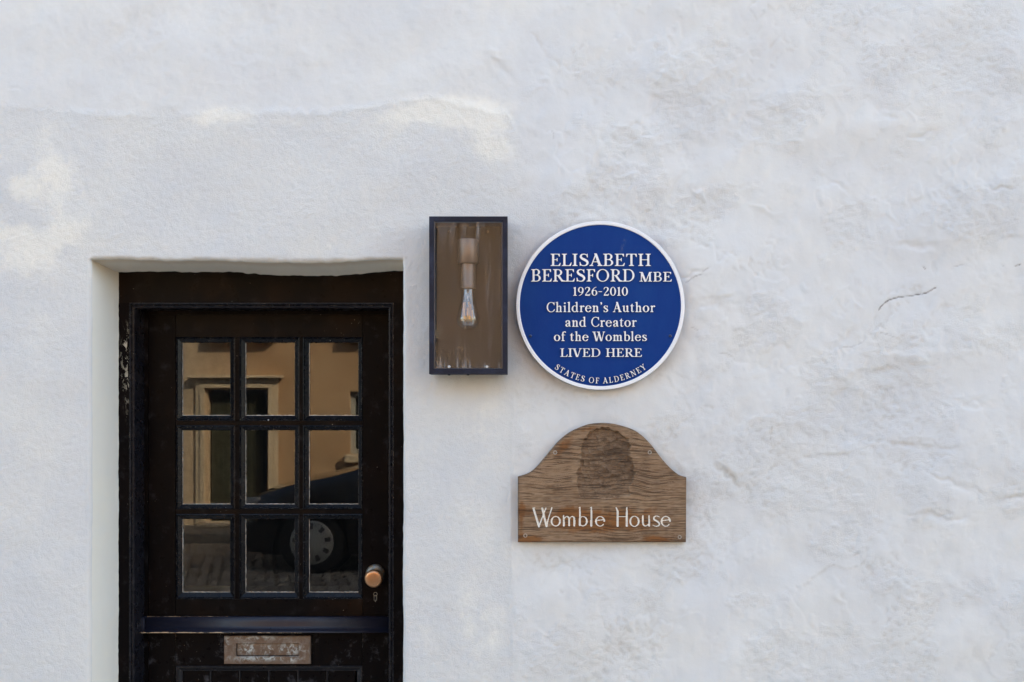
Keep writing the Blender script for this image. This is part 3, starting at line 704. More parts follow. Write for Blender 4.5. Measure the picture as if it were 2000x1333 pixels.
for k, (a, zt_, zb_) in enumerate([(-9, 592, 622), (-6.4, 590, 623), (2.0, 590, 624), (5.2, 594, 622), (-1.5, 600, 620), (8.2, 606, 624)]):
    yy = [-.006, .004, -.005, .006, .0, .003][k]
    x0 = bxc + a * (D + BY) / F; bm = bmesh.new()
    A = Vector((x0 - .0004 * (a > 0), BY + yy * .6, WZ(zt_, BY))); B = Vector((x0 + a * .00012, BY + yy, WZ(zb_, BY)))
    lathe(bm, A, B - A, [(0, 0), (.0012, 0), (.0012, (B - A).length), (0, (B - A).length)], 8)
    fl = bmobj('filament', bm, M_FIL, bulb)
    bm = bmesh.new(); C = B + Vector((-(B.x - bxc) * .55, -yy * .4, -.0055)); lathe(bm, B, C - B, [(0, 0), (.0004, 0), (.0004, (C - B).length), (0, (C - B).length)], 6); bmobj('support_wire', bm, M_WIRE, bulb)
bm = bmesh.new(); lathe(bm, (bxc, BY, 0), (0, 0, 1), [(.0085, WZ(566, BY)), (.006, WZ(575, BY)), (.0035, WZ(586, BY)), (.0025, WZ(600, BY)), (.0035, WZ(602, BY)), (0, WZ(603, BY))], 20); bmobj('stem', bm, mat_glass('stem_glass', 1.5, tint=(.8, .8, .8), dust=lambda t, c: t.mapr(t.noise(c, 300, 2, .5), .4, .7, .15, .5)), bulb, smooth=True)
bm = bmesh.new(); lathe(bm, (bxc, BY, 0), (0, 0, 1), [(.0012, WZ(603, BY)), (.0012, WZ(626, BY)), (.0065, WZ(627, BY)), (.0068, WZ(628.2, BY)), (0, WZ(628.6, BY))], 16); bmobj('wire_collar', bm, M_WIRE, bulb)
M_STEEL = mat_plain('steel_screw', (.62, .62, .62), .35, .6); M_BRSC = mat_plain('bronze_screw', (.17, .12, .09), .5, .4)
for (px, py, m_) in [(877.3, 453, M_BRSC), (951, 453, M_BRSC), (877.3, 717, M_STEEL), (951, 717, M_STEEL)]:
    y_ = -.0202 if m_ is M_BRSC else LY + .0055
    x, z = W(px, py, y_); bm = bmesh.new()
    lathe(bm, (x, y_, z), (0, -1, 0), [(.0042, 0), (.0040, .0012), (.0028, .0020), (.0014, .0020), (.0012, .0012), (0, .0012)], 16); bmobj('screw', bm, m_, lan, smooth=True)
for px in (877, 914):
    x = WX(px, -.08); bm = bmesh.new(); lathe(bm, (x, -.08, lz0_ - .0025), (0, 0, 1), [(0, -.001), (.003, -.0008), (.004, .0026), (0, .0027)], 12); bmobj('drain_plug', bm, M_LAN, lan)

# ------------------------------------------------------------------ lettering engine: strokes -> distance field -> raised solid
def sd_poly(X, Y, P):
    P = np.array(P, float); n = len(P); d = np.full(X.shape, 1e9); s = np.ones(X.shape)
    for i in range(n):
        a = P[i]; b = P[i - 1]; e = b - a; wx, wy = X - a[0], Y - a[1]
        t = np.clip((wx * e[0] + wy * e[1]) / (e @ e + 1e-15), 0, 1)
        d = np.minimum(d, (wx - e[0] * t) ** 2 + (wy - e[1] * t) ** 2)
        c1 = Y >= a[1]; c2 = Y < b[1]; c3 = e[0] * wy > e[1] * wx
        flip = (c1 & c2 & c3) | (~c1 & ~c2 & ~c3); s = np.where(flip, -s, s)
    return s * np.sqrt(d)
def sd_path(X, Y, P):
    d = np.full(X.shape, 1e9)
    for (ax, ay, ra), (bx, by, rb) in zip(P, P[1:]):
        ex, ey = bx - ax, by - ay; L = ex * ex + ey * ey + 1e-15
        t = np.clip(((X - ax) * ex + (Y - ay) * ey) / L, 0, 1)
        d = np.minimum(d, np.hypot(X - ax - t * ex, Y - ay - t * ey) - (ra + t * (rb - ra)) / 2)
    return d
def cr(P, n=7, closed=False):
    o = []; m = len(P)
    for i in range(m if closed else m - 1):
        p = [P[(i + k) % m] if closed else P[max(0, min(m - 1, i + k))] for k in (-1, 0, 1, 2)]
        for j in range(n):
            t = j / n; o.append(tuple(.5 * (2 * p[1][c] + (p[2][c] - p[0][c]) * t + (2 * p[0][c] - 5 * p[1][c] + 4 * p[2][c] - p[3][c]) * t * t + (3 * p[1][c] - p[0][c] - 3 * p[2][c] + p[3][c]) * t ** 3) for c in range(3)))
    o.append(tuple(P[0] if closed else P[-1])); return o
def march(Fn, x0, x1, y0, y1, cell):
    """-> points, faces (inside Fn<0), boundary segments"""
    xs = np.arange(x0, x1 + cell, cell); ys = np.arange(y0, y1 + cell, cell)
    X, Y = np.meshgrid(xs, ys, indexing='ij'); G = Fn(X, Y); G = np.where(np.abs(G) < cell * .01, -cell * .01, G); ins = G < 0
    nx, ny = G.shape; pts = []; ids = {}
    def gp(i, j):
        k = (i, j)
        if k not in ids: ids[k] = len(pts); pts.append((xs[i], ys[j]))
        return ids[k]
    def ep(i, j, k, l):
        key = (i, j, k, l) if (i, j) < (k, l) else (k, l, i, j)
        if key not in ids:
            i, j, k, l = key; t = G[i, j] / (G[i, j] - G[k, l]); ids[key] = len(pts)
            pts.append((xs[i] + (xs[k] - xs[i]) * t, ys[j] + (ys[l] - ys[j]) * t))
        return ids[key]
    cnt = ins[:-1, :-1].astype(int) + ins[1:, :-1] + ins[1:, 1:] + ins[:-1, 1:]
    faces = []; segs = []
    for i, j in zip(*np.where(cnt > 0)):
        c = [(i, j), (i + 1, j), (i + 1, j + 1), (i, j + 1)]
        if cnt[i, j] == 4: faces.append([gp(*q_) for q_ in c]); continue
        f = []; cross = []
        for a in range(4):
            p, q_ = c[a], c[(a + 1) % 4]
            if ins[p]: f.append(gp(*p))
            if ins[p] != ins[q_]:
                e = ep(*p, *q_); f.append(e); cross.append((len(f) - 1, ins[p]))
        faces.append(f)
        n = len(f)
        for (k, leaving) in cross:
            if leaving: segs.append((f[k], f[(k + 1) % n]))
    return pts, faces, segs

T, h_, SE = .130, .056, .105
def D_(x0, y0, x1, y1, w_): return ('p', [(x0 - w_ / 2, y0), (x0 + w_ / 2, y0), (x1 + w_ / 2, y1), (x1 - w_ / 2, y1)])
def Rc(x0, y0, x1, y1): return ('p', [(x0, y0), (x1, y0), (x1, y1), (x0, y1)])
def sf(x, y, w_=T, up=1, L=SE, Rr=SE):
    """serif at height y, up=1: foot (bracket above), -1: head"""
    a, b = x - w_ / 2, x + w_ / 2; u = up
    return ('p', [(a - L, y), (b + Rr, y), (b + Rr, y + u * .035), (b + min(Rr, .02) * 1, y + u * .085), (b - .02, y + u * .10), (a + .02, y + u * .10), (a - min(L, .02), y + u * .085), (a - L, y + u * .035)])
def V_(x, y0, y1, w_=T, b=1, t=1, L=SE, Rr=SE):
    o = [Rc(x - w_ / 2, y0, x + w_ / 2, y1)]
    if b: o.append(sf(x, y0, w_, 1, L, Rr))
    if t: o.append(sf(x, y1, w_, -1, L, Rr))
    return o
def arc(cx, cy, rx, ry, a0, a1, thin=h_, thick=T, n=22):
    P = []
    for k in range(n + 1):
        a = R(a0 + (a1 - a0) * k / n); q_ = math.cos(a) ** 2
        P.append((cx + rx * math.cos(a), cy + ry * math.sin(a), thin + (thick - thin) * q_))
    return ('c', P)
def C_(*P, closed=False): return ('c', cr(list(P), closed=closed))
def glyphs():
    g = {}; t = h_; r = t / 2
    l = .19
    g['I'] = (V_(l, 0, 1), .38)
    g['E'] = (V_(l, 0, 1, Rr=0, L=SE) + [Rc(l, 0, .60, t), Rc(l, 1 - t, .58, 1), Rc(l, .49, .46, .49 + t), ('p', [(.545, 1), (.605, 1), (.605, .76), (.57, .76), (.49, .95)]), ('p', [(.56, 0), (.625, 0), (.665, .26), (.63, .26), (.52, .05)]), ('p', [(.43, .66), (.465, .66), (.465, .37), (.43, .37), (.39, .52)])], .68)
    g['F'] = (V_(l, 0, 1) + [Rc(l, 1 - t, .56, 1), Rc(l, .47, .45, .47 + t), ('p', [(.525, 1), (.585, 1), (.585, .76), (.55, .76), (.47, .95)]), ('p', [(.42, .64), (.455, .64), (.455, .35), (.42, .35), (.38, .50)])], .60)
    g['L'] = (V_(l, 0, 1) + [Rc(l, 0, .58, t), ('p', [(.53, 0), (.60, 0), (.645, .29), (.61, .29), (.49, .05)])], .64)
    g['H'] = (V_(l, 0, 1) + V_(.66, 0, 1) + [Rc(l, .48, .66, .48 + t)], .85)
    g['T'] = (V_(.37, 0, 1, t=0) + [Rc(.05, 1 - t, .69, 1), ('p', [(.04, 1), (.10, 1), (.16, .95), (.07, .74), (.035, .74)]), ('p', [(.70, 1), (.64, 1), (.58, .95), (.67, .74), (.705, .74)])], .74)
    g['A'] = ([D_(.11, 0, .40, 1.0, .07), D_(.66, 0, .37, 1.03, .165), Rc(.19, .31, .56, .31 + t), sf(.11, 0, .07, 1, .09, .10), sf(.66, 0, .16, 1, .09, .09)], .80)
    g['V'] = ([D_(.36, -.02, .11, 1, .165), D_(.40, -.02, .63, 1, .07), sf(.11, 1, .16, -1, .09, .08), sf(.63, 1, .07, -1, .09, .09)], .76)
    g['Y'] = ([D_(.38, .45, .12, 1, .165), D_(.40, .45, .63, 1, .07), sf(.12, 1, .16, -1, .09, .08), sf(.63, 1, .07, -1, .09, .09)] + V_(.385, 0, .5, t=0), .76)
    g['W'] = ([D_(.34, -.02, .10, 1, .16), D_(.37, -.02, .56, .9, .065), D_(.78, -.02, .53, 1, .16), D_(.81, -.02, 1.02, 1, .065), sf(.10, 1, .16, -1, .09, .08), sf(.52, 1, .16, -1, .09, .05), sf(1.02, 1, .065, -1, .09, .09)], 1.12)
    g['M'] = ([D_(.16, 0, .18, 1, .065), D_(.47, -.02, .19, 1, .155), D_(.49, -.02, .77, 1, .065)] + V_(.79, 0, 1, t=0) + [sf(.16, 0, .065, 1, .10, .10), sf(.16, 1, .10, -1, .10, 0), sf(.80, 1, .13, -1, 0, .10)], .97)
    g['N'] = ([D_(.17, 0, .17, 1, .065), D_(.70, -.02, .17, 1, .165), D_(.715, 0, .715, 1, .065), sf(.17, 0, .065, 1, .10, .10), sf(.13, 1, .10, -1, .09, 0), sf(.715, 1, .065, -1, .10, .10)], .86)
    g['D'] = (V_(l, 0, 1, Rr=0) + [Rc(l, 0, .42, t), Rc(l, 1 - t, .42, 1), arc(.40, .5, .335, .5 - r, -90, 90)], .84)
    g['B'] = (V_(l, 0, 1, Rr=0) + [Rc(l, 0, .38, t), Rc(l, 1 - t, .36, 1), Rc(l, .50, .38, .50 + t), arc(.34, .5 + r + .235, .205, .235, -90, 90), arc(.37, .25 + r / 2 + .008, .225, .25 - r / 2 + .008, -90, 90)], .70)
    g['R'] = (V_(l, 0, 1) + [Rc(l, 1 - t, .38, 1), Rc(l, .47, .38, .47 + t), arc(.36, .72 + r / 2, .205, .25 - r / 2, -90, 90), D_(.66, 0, .37, .50, .165), sf(.68, 0, .13, 1, .0, .09)], .77)
    g['O'] = ([arc(.46, .5, .355, .5 - r + .012, 0, 360, n=40)], .92)
    g['C'] = ([arc(.46, .5, .355, .5 - r + .012, 42, 322, n=34), ('p', [(.72, 1.0), (.76, 1.0), (.765, .68), (.73, .68), (.66, .84), (.62, .92)]), C_((.735, .20, .05), (.775, .29, .045))], .80)
    g['S'] = ([C_((.555, .76, .06), (.50, .90, .055), (.36, .972, .065), (.20, .92, .10), (.145, .77, .135), (.22, .62, .165), (.38, .51, .185), (.52, .39, .165), (.57, .24, .135), (.50, .08, .10), (.34, .025, .065), (.17, .08, .055), (.10, .26, .06)),
        ('p', [(.54, 1.0), (.575, 1.0), (.585, .69), (.55, .69), (.49, .90)]), ('p', [(.075, .33), (.11, .33), (.17, .10), (.115, 0), (.08, 0)])], .67)
    # lower case, x-height .66
    x = .66; b = T * .98; e = .085
    def hd(x_, y, w_=b): return ('p', [(x_ + w_ / 2, y), (x_ + w_ / 2, y - .16), (x_ - w_ / 2, y - .16), (x_ - w_ / 2 - .015, y - .085), (x_ - w_ / 2 - .10, y - .085), (x_ - w_ / 2 - .10, y - .055), (x_, y + .01)])
    def st(x_, y0, y1, L=e, Rr=e): return [Rc(x_ - b / 2, y0, x_ + b / 2, y1), sf(x_, y0, b, 1, L, Rr)]
    def shoulder(x0, x1): return [C_((x0 + .03, x - .19, .05), (x0 + .13, x - .065, .06), ((x0 + x1) / 2 + .06, x - .045, .09), (x1 - .02, x - .11, .14), (x1, x - .24, b)), Rc(x1 - b / 2, .1, x1 + b / 2, x - .23)]
    g['n'] = (st(.19, 0, x - .1) + [hd(.19, x)] + shoulder(.19, .50) + st(.50, 0, .3), .68)
    g['h'] = (st(.19, 0, .95) + [hd(.19, 1.03)] + shoulder(.19, .50) + st(.50, 0, .3), .68)
    g['m'] = (st(.19, 0, x - .1) + [hd(.19, x)] + shoulder(.19, .49) + st(.49, 0, .3, .06, .06) + shoulder(.49, .79) + st(.79, 0, .3), .97)
    g['r'] = (st(.19, 0, x - .1) + [hd(.19, x), C_((.23, x - .2, .05), (.31, x - .08, .07), (.39, x - .05, .12), (.435, x - .085, .135))], .50)
    g['i'] = (st(.18, 0, x - .1) + [hd(.18, x), ('c', [(.18, .90, .17), (.181, .90, .17)])], .36)
    g['l'] = (st(.18, 0, .95) + [hd(.18, 1.03)], .36)
    g['u'] = ([Rc(.19 - b / 2, .2, .19 + b / 2, x - .1), hd(.19, x), C_((.19, .25, b), (.205, .13, .13), (.29, .045, .08), (.41, .07, .06), (.49, .18, .05)), Rc(.51 - b / 2, .04, .51 + b / 2, x - .1), hd(.51, x), ('p', [(.51, 0), (.51 + b / 2, 0), (.68, .035), (.68, .07), (.51 + b / 2, .10), (.47, .12)])], .70)
    g['o'] = ([arc(.32, .33, .225, .33 - r + .012, 0, 360, thick=.15, n=32)], .64)
    g['e'] = ([arc(.32, .33, .225, .33 - r + .012, 14, 322, thick=.145, n=30), Rc(.10, .365, .55, .365 + t), C_((.49, .12, .055), (.55, .20, .045))], .62)
    g['c'] = g['e']
    g['a'] = ([C_((.13, .50, .10), (.16, .58, .09), (.27, .63, .07), (.39, .60, .10), (.43, .49, .145), (.43, .36, .145)), Rc(.43 - .072, .10, .43 + .072, .45), C_((.40, .38, .05), (.26, .32, .07), (.15, .22, .12), (.145, .11, .13), (.23, .04, .08), (.34, .07, .05), (.40, .14, .05)), C_((.44, .12, .13), (.49, .045, .07), (.57, .07, .04)), ('c', [(.145, .48, .13), (.15, .50, .13)])], .60)
    g['d'] = ([arc(.30, .33, .205, .33 - r + .012, 60, 300, thick=.15, n=24), C_((.30, .645, .06), (.42, .60, .06), (.48, .52, .05)), C_((.30, .012 + r, .06), (.42, .07, .06), (.48, .15, .05)), Rc(.50 - b / 2, .06, .50 + b / 2, .95), hd(.50, 1.03), ('p', [(.50, 0), (.50 + b / 2, 0), (.66, .035), (.66, .07), (.50 + b / 2, .10), (.46, .12)])], .68)
    g['b'] = ([Rc(.19 - b / 2, .04, .19 + b / 2, .95), hd(.19, 1.03), arc(.38, .33, .205, .33 - r + .012, -120, 120, thick=.15, n=24), C_((.38, .645, .06), (.27, .60, .06), (.20, .52, .05)), C_((.38, .012 + r, .06), (.27, .04, .07), (.19, .07, .10))], .66)
    g['s'] = ([C_((.42, .50, .05), (.37, .60, .05), (.27, .635, .06), (.15, .58, .10), (.15, .45, .12), (.28, .35, .145), (.41, .25, .13), (.42, .12, .12), (.32, .03, .07), (.18, .04, .05), (.11, .17, .05)), ('p', [(.41, .67), (.445, .67), (.45, .46), (.42, .46)]), ('p', [(.085, .22), (.115, .22), (.14, 0), (.085, -.01)])], .53)
    g['t'] = ([Rc(.19 - b / 2, .14, .19 + b / 2, .66), ('p', [(.19 + b / 2, .84), (.19 + b / 2, .6), (.03, .6), (.03, .63), (.12, .70), (.22, .86)]), Rc(.08, x - t, .40, x), C_((.19, .18, b), (.20, .09, .13), (.27, .04, .08), (.36, .07, .045), (.40, .11, .035))], .43)
    g['f'] = (st(.19, 0, .80, e, .12) + [Rc(.05, x - t, .42, x), C_((.19, .78, b), (.215, .90, .12), (.31, .985, .07), (.40, .97, .10), (.44, .935, .11))], .42)
    g["'"] = ([('c', [(.14, .93, .15), (.141, .93, .15)]), C_((.19, .93, .07), (.17, .80, .05), (.09, .72, .03))], .26)
    # lining figures
    g['1'] = ([Rc(.22 - .065, 0, .22 + .065, .97), sf(.22, 0, .13, 1, .11, .11), ('p', [(.285, 1.01), (.285, .84), (.155, .84), (.06, .87), (.06, .90)])], .43)
    g['2'] = ([C_((.09, .74, .06), (.13, .90, .07), (.27, .97, .07), (.41, .90, .12), (.44, .74, .14), (.38, .56, .11), (.24, .36, .07), (.10, .10, .05)), ('p', [(.055, 0), (.48, 0), (.54, .25), (.50, .25), (.45, .135), (.10, .135)])], .58)
    g['0'] = ([arc(.29, .5, .205, .5 - r + .01, 0, 360, thick=.14, n=36)], .58)
    g['9'] = ([arc(.28, .67, .19, .30, 0, 360, thick=.13, n=30), C_((.475, .66, .13), (.46, .44, .12), (.37, .22, .08), (.24, .07, .05), (.10, .0, .035))], .58)
    g['6'] = ([arc(.30, .33, .19, .30, 0, 360, thick=.13, n=30), C_((.105, .34, .13), (.12, .56, .12), (.21, .78, .08), (.34, .93, .05), (.48, 1.0, .035))], .58)
    g['-'] = ([Rc(.06, .42, .38, .50)], .44)
    g[' '] = ([], .34)
    return g
G_ = glyphs()
GC = {}
def glyph_mesh(ch):
    if ch in GC: return GC[ch]
    pr, wd = G_[ch]
    def Fn(X, Y):
        d = np.full(X.shape, 1e9)
        for k, P in pr: d = np.minimum(d, sd_poly(X, Y, P) if k == 'p' else sd_path(X, Y, P))
        return d
    GC[ch] = march(Fn, -.10, wd + .14, -.12, 1.14, 1 / 30.) if pr else ([], [], [])
    return GC[ch]
def text_mesh(s, place, depth_y0, depth_y1):
    """place(i, x, y) -> world (X, Z) ; one raised mesh for the line"""
    V = []; Fc = []
    for i, ch in enumerate(s):
        pts, faces, segs = glyph_mesh(ch)
        if not pts: continue
        b = len(V); n = len(pts)
        W2 = [place(i, x, y) for x, y in pts]
        V += [(a, depth_y1, c) for a, c in W2]; V += [(a, depth_y0, c) for a, c in W2]
        Fc += [[b + k for k in f] for f in faces]
        Fc += [(b + p, b + n + p, b + n + q_, b + q_) for p, q_ in segs]
    return V, Fc
def layout(s, sb=.06):
    x = 0; xs = []
    for ch in s: xs.append(x); x += G_[ch][1]
    return xs, x

# ------------------------------------------------------------------ blue plaque
PYF = -.032                                   # face of the disc
PCX, PCZ = W(1172.5, 597.3, PYF); S = (D + PYF) / F
plq = empty('blue_plaque', (PCX, 0, PCZ), 'round blue plaque with a white rim and raised white lettering', 'plaque')
t = NT('blue_enamel'); c = t.coord('Object')
cc = t.mix(t.mapr(t.noise(t.coord('Object', scale=(1, 1, .35)), 11, 5, .65), .35, .72), (0.0008, 0.034, 0.195), (0.003, 0.046, 0.215))
scr = t.math('MULTIPLY', t.mapr(t.noise(t.coord('Object', scale=(1, 1, .5)), 140, 3, .7), .60, .68, 0, .35), t.mapr(t.n('ShaderNodeVectorMath', operation='LENGTH').outputs[1], 0, 1, 0, 0))
sepn = t.n('ShaderNodeSeparateXYZ'); t.l(c, sepn.inputs[0])
sx_ = t.mapr(t.math('ABSOLUTE', t.math('SUBTRACT', t.math('SUBTRACT', sepn.outputs[0], .066), t.math('MULTIPLY', t.math('SUBTRACT', sepn.outputs[2], .175), .35))), .0, .008, 1, 0)
sz_ = t.mapr(t.math('ABSOLUTE', t.math('SUBTRACT', sepn.outputs[2], .178)), .012, .030, 1, 0)
scr = t.math('MULTIPLY', t.math('MULTIPLY', sx_, sz_), t.mapr(t.noise(t.coord('Object', scale=(1, 1, .4)), 120, 3, .7), .44, .60, 0, .5))
cc = t.mix(scr, cc, (.10, .12, .17))
M_BLUE = t.done(t.bsdf(cc, t.mapr(t.noise(c, 40, 4, .6), .3, .7, .38, .52), nrm=t.bump(t.noise(c, 160, 3, .6), .0006, .6), spec=.1))
M_NAVY = mat_plain('dark_blue_edge', (0.012, 0.026, 0.075), .5)
M_WHITE = mat_plain('white_enamel', (0.82, 0.84, 0.87), .35, var=.03)
bm = bmesh.new(); lathe(bm, (PCX, 0, PCZ), (0, -1, 0), [(0, .010), (163.6 * S, .010), (164.4 * S, .014), (164.4 * S, -PYF - .003), (157.8 * S, -PYF - .0025), (157.6 * S, -PYF), (0, -PYF)], 128); bmobj('disc', bm, M_BLUE, plq)
bm = bmesh.new(); lathe(bm, (PCX, PYF, PCZ), (0, -1, 0), [(164.9 * S, -.016), (164.9 * S, -.0035), (164.5 * S, -.003), (157.3 * S, -.003)], 128); bmobj('edge', bm, M_NAVY, plq, smooth=False)
bm = bmesh.new(); lathe(bm, (PCX, PYF, PCZ), (0, -1, 0), [(164.6 * S, -.0045), (164.7 * S, .0012), (164.0 * S, .0030), (158.6 * S, .0030), (157.6 * S, .0018), (157.4 * S, -.0005)], 128); bmobj('rim', bm, M_WHITE, plq)
LT0, LT1 = PYF + .0004, PYF - .0042
def blue_sides(o):
    o.data.materials.append(M_NAVY)
    for p in o.data.polygons: p.material_index = 1 if abs(p.normal.y) < .5 else 0
    return o
def line_obj(s, px0, px1, py_top, py_base, parent=plq, track_space=1.0):
    xs, tot = layout(s); capm = (py_base - py_top)
    lsb = .085 if s[0] not in 'AVW' else .02
    # natural ink width -> fit by tracking and a mild horizontal scale
    ink = (tot - 2 * lsb) * capm; n = len(s) - 1
    hs = 1.0; extra = (px1 - px0 - ink) / n
    lim = .035 * capm
    if abs(extra) > lim:
        hs = (px1 - px0 - math.copysign(lim, extra) * n) / ink; extra = math.copysign(lim, extra)
    def place(i, x, y):
        px = px0 + (xs[i] + x - lsb) * capm * hs + extra * i; py = py_base - y * capm
        return (px - 1172.5) * S + PCX, PCZ - (py - 597.3) * S
    V, Fc = text_mesh(s, place, LT0, LT1)
    return blue_sides(npobj('lettering', V, Fc, M_WHITE, parent))
for a in [('ELISABETH', 1077, 1269, 496.5, 520.2), ('BERESFORD', 1039, 1237.5, 526.6, 550.6), ('MBE', 1250, 1310, 532, 550.6), ('1926-2010', 1120, 1224.5, 561.3, 578.2),
          ("Children's Author", 1068.5, 1277.5, 591, 610.2), ('and Creator', 1104.5, 1241.5, 619.8, 638.8), ('of the Wombles', 1083, 1262, 648.3, 666.6), ('LIVED HERE', 1095.5, 1252, 681, 697.4)]:
    line_obj(*a)
s_ = 'STATES OF ALDERNEY'; xs, tot = layout(s_); cap = 11.2; rb = 152.2
arc_px = R(73.0) * (rb - cap / 2); hs = arc_px / ((tot - .12) * cap)
def place(i, x, y):
    mid = (xs[i] + G_[s_[i]][1] / 2 - tot / 2) * cap * hs; a = mid / (rb - cap / 2)
    lx = (x - G_[s_[i]][1] / 2) * cap * min(hs, 1.05); ly = y * cap - rb
    px = lx * math.cos(a) - ly * math.sin(a); py = lx * math.sin(a) + ly * math.cos(a)
    return PCX + px * S, PCZ + py * S
V, Fc = text_mesh(s_, place, LT0, LT1); blue_sides(npobj('lettering', V, Fc, M_WHITE, plq))
for px, py in [(1036, 656.5), (1309, 656.5)]:
    x, z = (px - 1172.5) * S + PCX, PCZ - (py - 597.3) * S
    bm = bmesh.new(); lathe(bm, (x, PYF, z), (0, -1, 0), [(.0046, -.0005), (.0044, .0016), (.0028, .0032), (.0010, .0036), (0, .0036)], 16); bmobj('screw', bm, mat_plain('dark_screw', (.03, .05, .12), .3, .3) if px > 1200 else bpy.data.materials.get('dark_screw') or mat_plain('dark_screw', (.03, .05, .12), .3, .3), plq, smooth=True)

# ------------------------------------------------------------------ carved wooden house sign (painted figure left out, its carved hollow kept)
SY = -.026; SS = (D + SY) / F
sgn = empty('house_sign', (WX(1176, SY), 0, WZ(1000, SY)), 'weathered brown wooden house sign with domed top and carved white lettering', 'house sign')
outline = [(1011.5, 1060), (1340, 1060), (1341.3, 933)]
right_c = [(1341.3, 933), (1330, 929.5), (1324, 926.5), (1310, 915), (1293.7, 897), (1273, 870), (1253, 850), (1233, 838), (1202.5, 829), (1178, 826.5)]
left_c = [(1178, 826.5), (1158, 828), (1141.8, 832), (1113, 845), (1091, 863), (1075, 881.5), (1058.7, 901), (1042.5, 918.5), (1028, 927), (1011.5, 932)]
c1 = [(a, b) for a, b, _ in cr([(a, b, 0) for a, b in right_c], 5)]; c2 = [(a, b) for a, b, _ in cr([(a, b, 0) for a, b in left_c], 5)]
outline = [(1011.5, 1060), (1340.5, 1060)] + c1 + c2[1:]
z_ = 4.937
def zp(P): return [(1000 + a / z_, 810 + b / z_, c / z_) for a, b, c in P]
def ell(cx, cy, rx, ry, a0, a1, th, tk, n=26):
    return [(cx + rx * math.cos(R(a0 + (a1 - a0) * k / n)), cy - ry * math.sin(R(a0 + (a1 - a0) * k / n)), th + (tk - th) * math.cos(R(a0 + (a1 - a0) * k / n)) ** 2) for k in range(n + 1)]
wood_strokes = [zp(P) for P in [
    [(207, 905, 20), (260, 1078, 21)], [(260, 1078, 17), (300, 972, 11), (327, 903, 13)], [(292, 905, 20), (333, 1076, 21)], [(333, 1076, 17), (352, 1000, 11), (384, 900, 14)], [(200, 903, 8), (222, 900, 6)],
    ell(422, 1029, 41, 46, 0, 360, 9, 19),
    [(498, 975, 12), (500, 1010, 18), (500, 1072, 19)], cr([(503, 1010, 8), (522, 985, 10), (543, 990, 16), (551, 1012, 18), (551, 1070, 18)]), cr([(554, 1010, 8), (573, 985, 10), (594, 990, 16), (601, 1012, 18), (601, 1072, 18)]),
    [(642, 902, 7), (655, 895, 12), (655, 1020, 20), (653, 1068, 17)], ell(684, 1029, 38, 45, -150, 150, 9, 19),
    [(755, 902, 7), (766, 895, 12), (766, 990, 19), (765, 1072, 20)],
    ell(850, 1030, 40, 46, 5, 318, 9, 18), [(808, 1022, 9), (886, 1014, 9)],
    [(1006, 900, 14), (1018, 930, 19), (1018, 1074, 21)], [(1108, 898, 14), (1106, 960, 19), (1107, 1074, 21)], [(1018, 985, 10), (1106, 985, 10)],
    ell(1181, 1030, 41, 49, 0, 360, 9, 19),
    cr([(1262, 977, 14), (1262, 1040, 19), (1272, 1068, 14), (1295, 1074, 9), (1318, 1052, 8)]), [(1322, 977, 14), (1323, 1072, 20)],
    cr([(1420, 988, 9), (1395, 978, 10), (1370, 990, 15), (1372, 1012, 18), (1398, 1028, 18), (1420, 1048, 18), (1415, 1070, 14), (1388, 1077, 9), (1360, 1068, 9)]),
    ell(1483, 1030, 41, 47, 5, 318, 9, 18), [(1442, 1024, 9), (1520, 1014, 9)]]]
def sd_out(PXa, PYa): return sd_poly(PXa, PYa, outline)
cellp = 0.66
def board_fields(PXa, PYa):
    so = sd_out(PXa, PYa)
    sw = np.full(PXa.shape, 1e9); box_m = (PYa > 985) & (PYa < 1035)
    sub = sw[box_m]
    for P in wood_strokes: sub = np.minimum(sub, sd_path(PXa[box_m], PYa[box_m], P))
    sw[box_m] = sub
    # hollow cut round the motif: arch shape with a scalloped chisel edge
    hol = [(1132, 970), (1127, 950), (1126, 925), (1133, 905), (1134, 880), (1139, 862), (1150, 846), (1166, 838), (1184, 836), (1200, 840), (1214, 848), (1226, 856), (1232, 872), (1231, 890), (1238, 905), (1240, 925), (1236, 942), (1230, 956), (1232, 966), (1216, 971), (1180, 974), (1150, 974)]
    hp = [(a, b) for a, b, _ in cr([(a, b, 0) for a, b in hol], 4, True)]
    sh = sd_poly(PXa, PYa, hp[:-1])
    return so, sw, sh
pts, faces, segs = march(lambda X, Y: sd_out(X, Y), 1009, 1344, 824, 1062, cellp)
P2 = np.array(pts); so, sw, sh = board_fields(P2[:, 0], P2[:, 1])
# chisel facets: nearest-centre cells, each a shallow scoop
rng = np.random.RandomState(5); cen = []
for k in range(900):
    a, b = rng.uniform(1120, 1245), rng.uniform(832, 980)
    if all((a - q[0]) ** 2 + (b - q[1]) ** 2 > 7.2 ** 2 for q in cen): cen.append((a, b))
cen = np.array(cen); inh = sh < 4
d1 = np.full(len(P2), 0.0); cid = np.zeros(len(P2), int)
dd = np.hypot((P2[inh][:, None, 0] - cen[None, :, 0]), (P2[inh][:, None, 1] - cen[None, :, 1]) * 1.0); d1[inh] = dd.min(1); cid[inh] = dd.argmin(1)
lvl = rng.uniform(.6, 1, len(cen)); tl = rng.uniform(-1, 1, (len(cen), 2))
tilt = np.where(inh, (P2[:, 0] - cen[cid, 0]) * tl[cid, 0] + (P2[:, 1] - cen[cid, 1]) * tl[cid, 1], 0) / 6.0
fd = sstep(1.2, -2.6, sh + 3.4 * (d1 / 6 - .5)) 
hollow = fd * (.0075 * (.85 + .22 * lvl[cid]) + .0018 * (1 - (d1 / 6.5) ** 2) + .0019 * tilt) * sstep(400, 0, np.abs(sh))
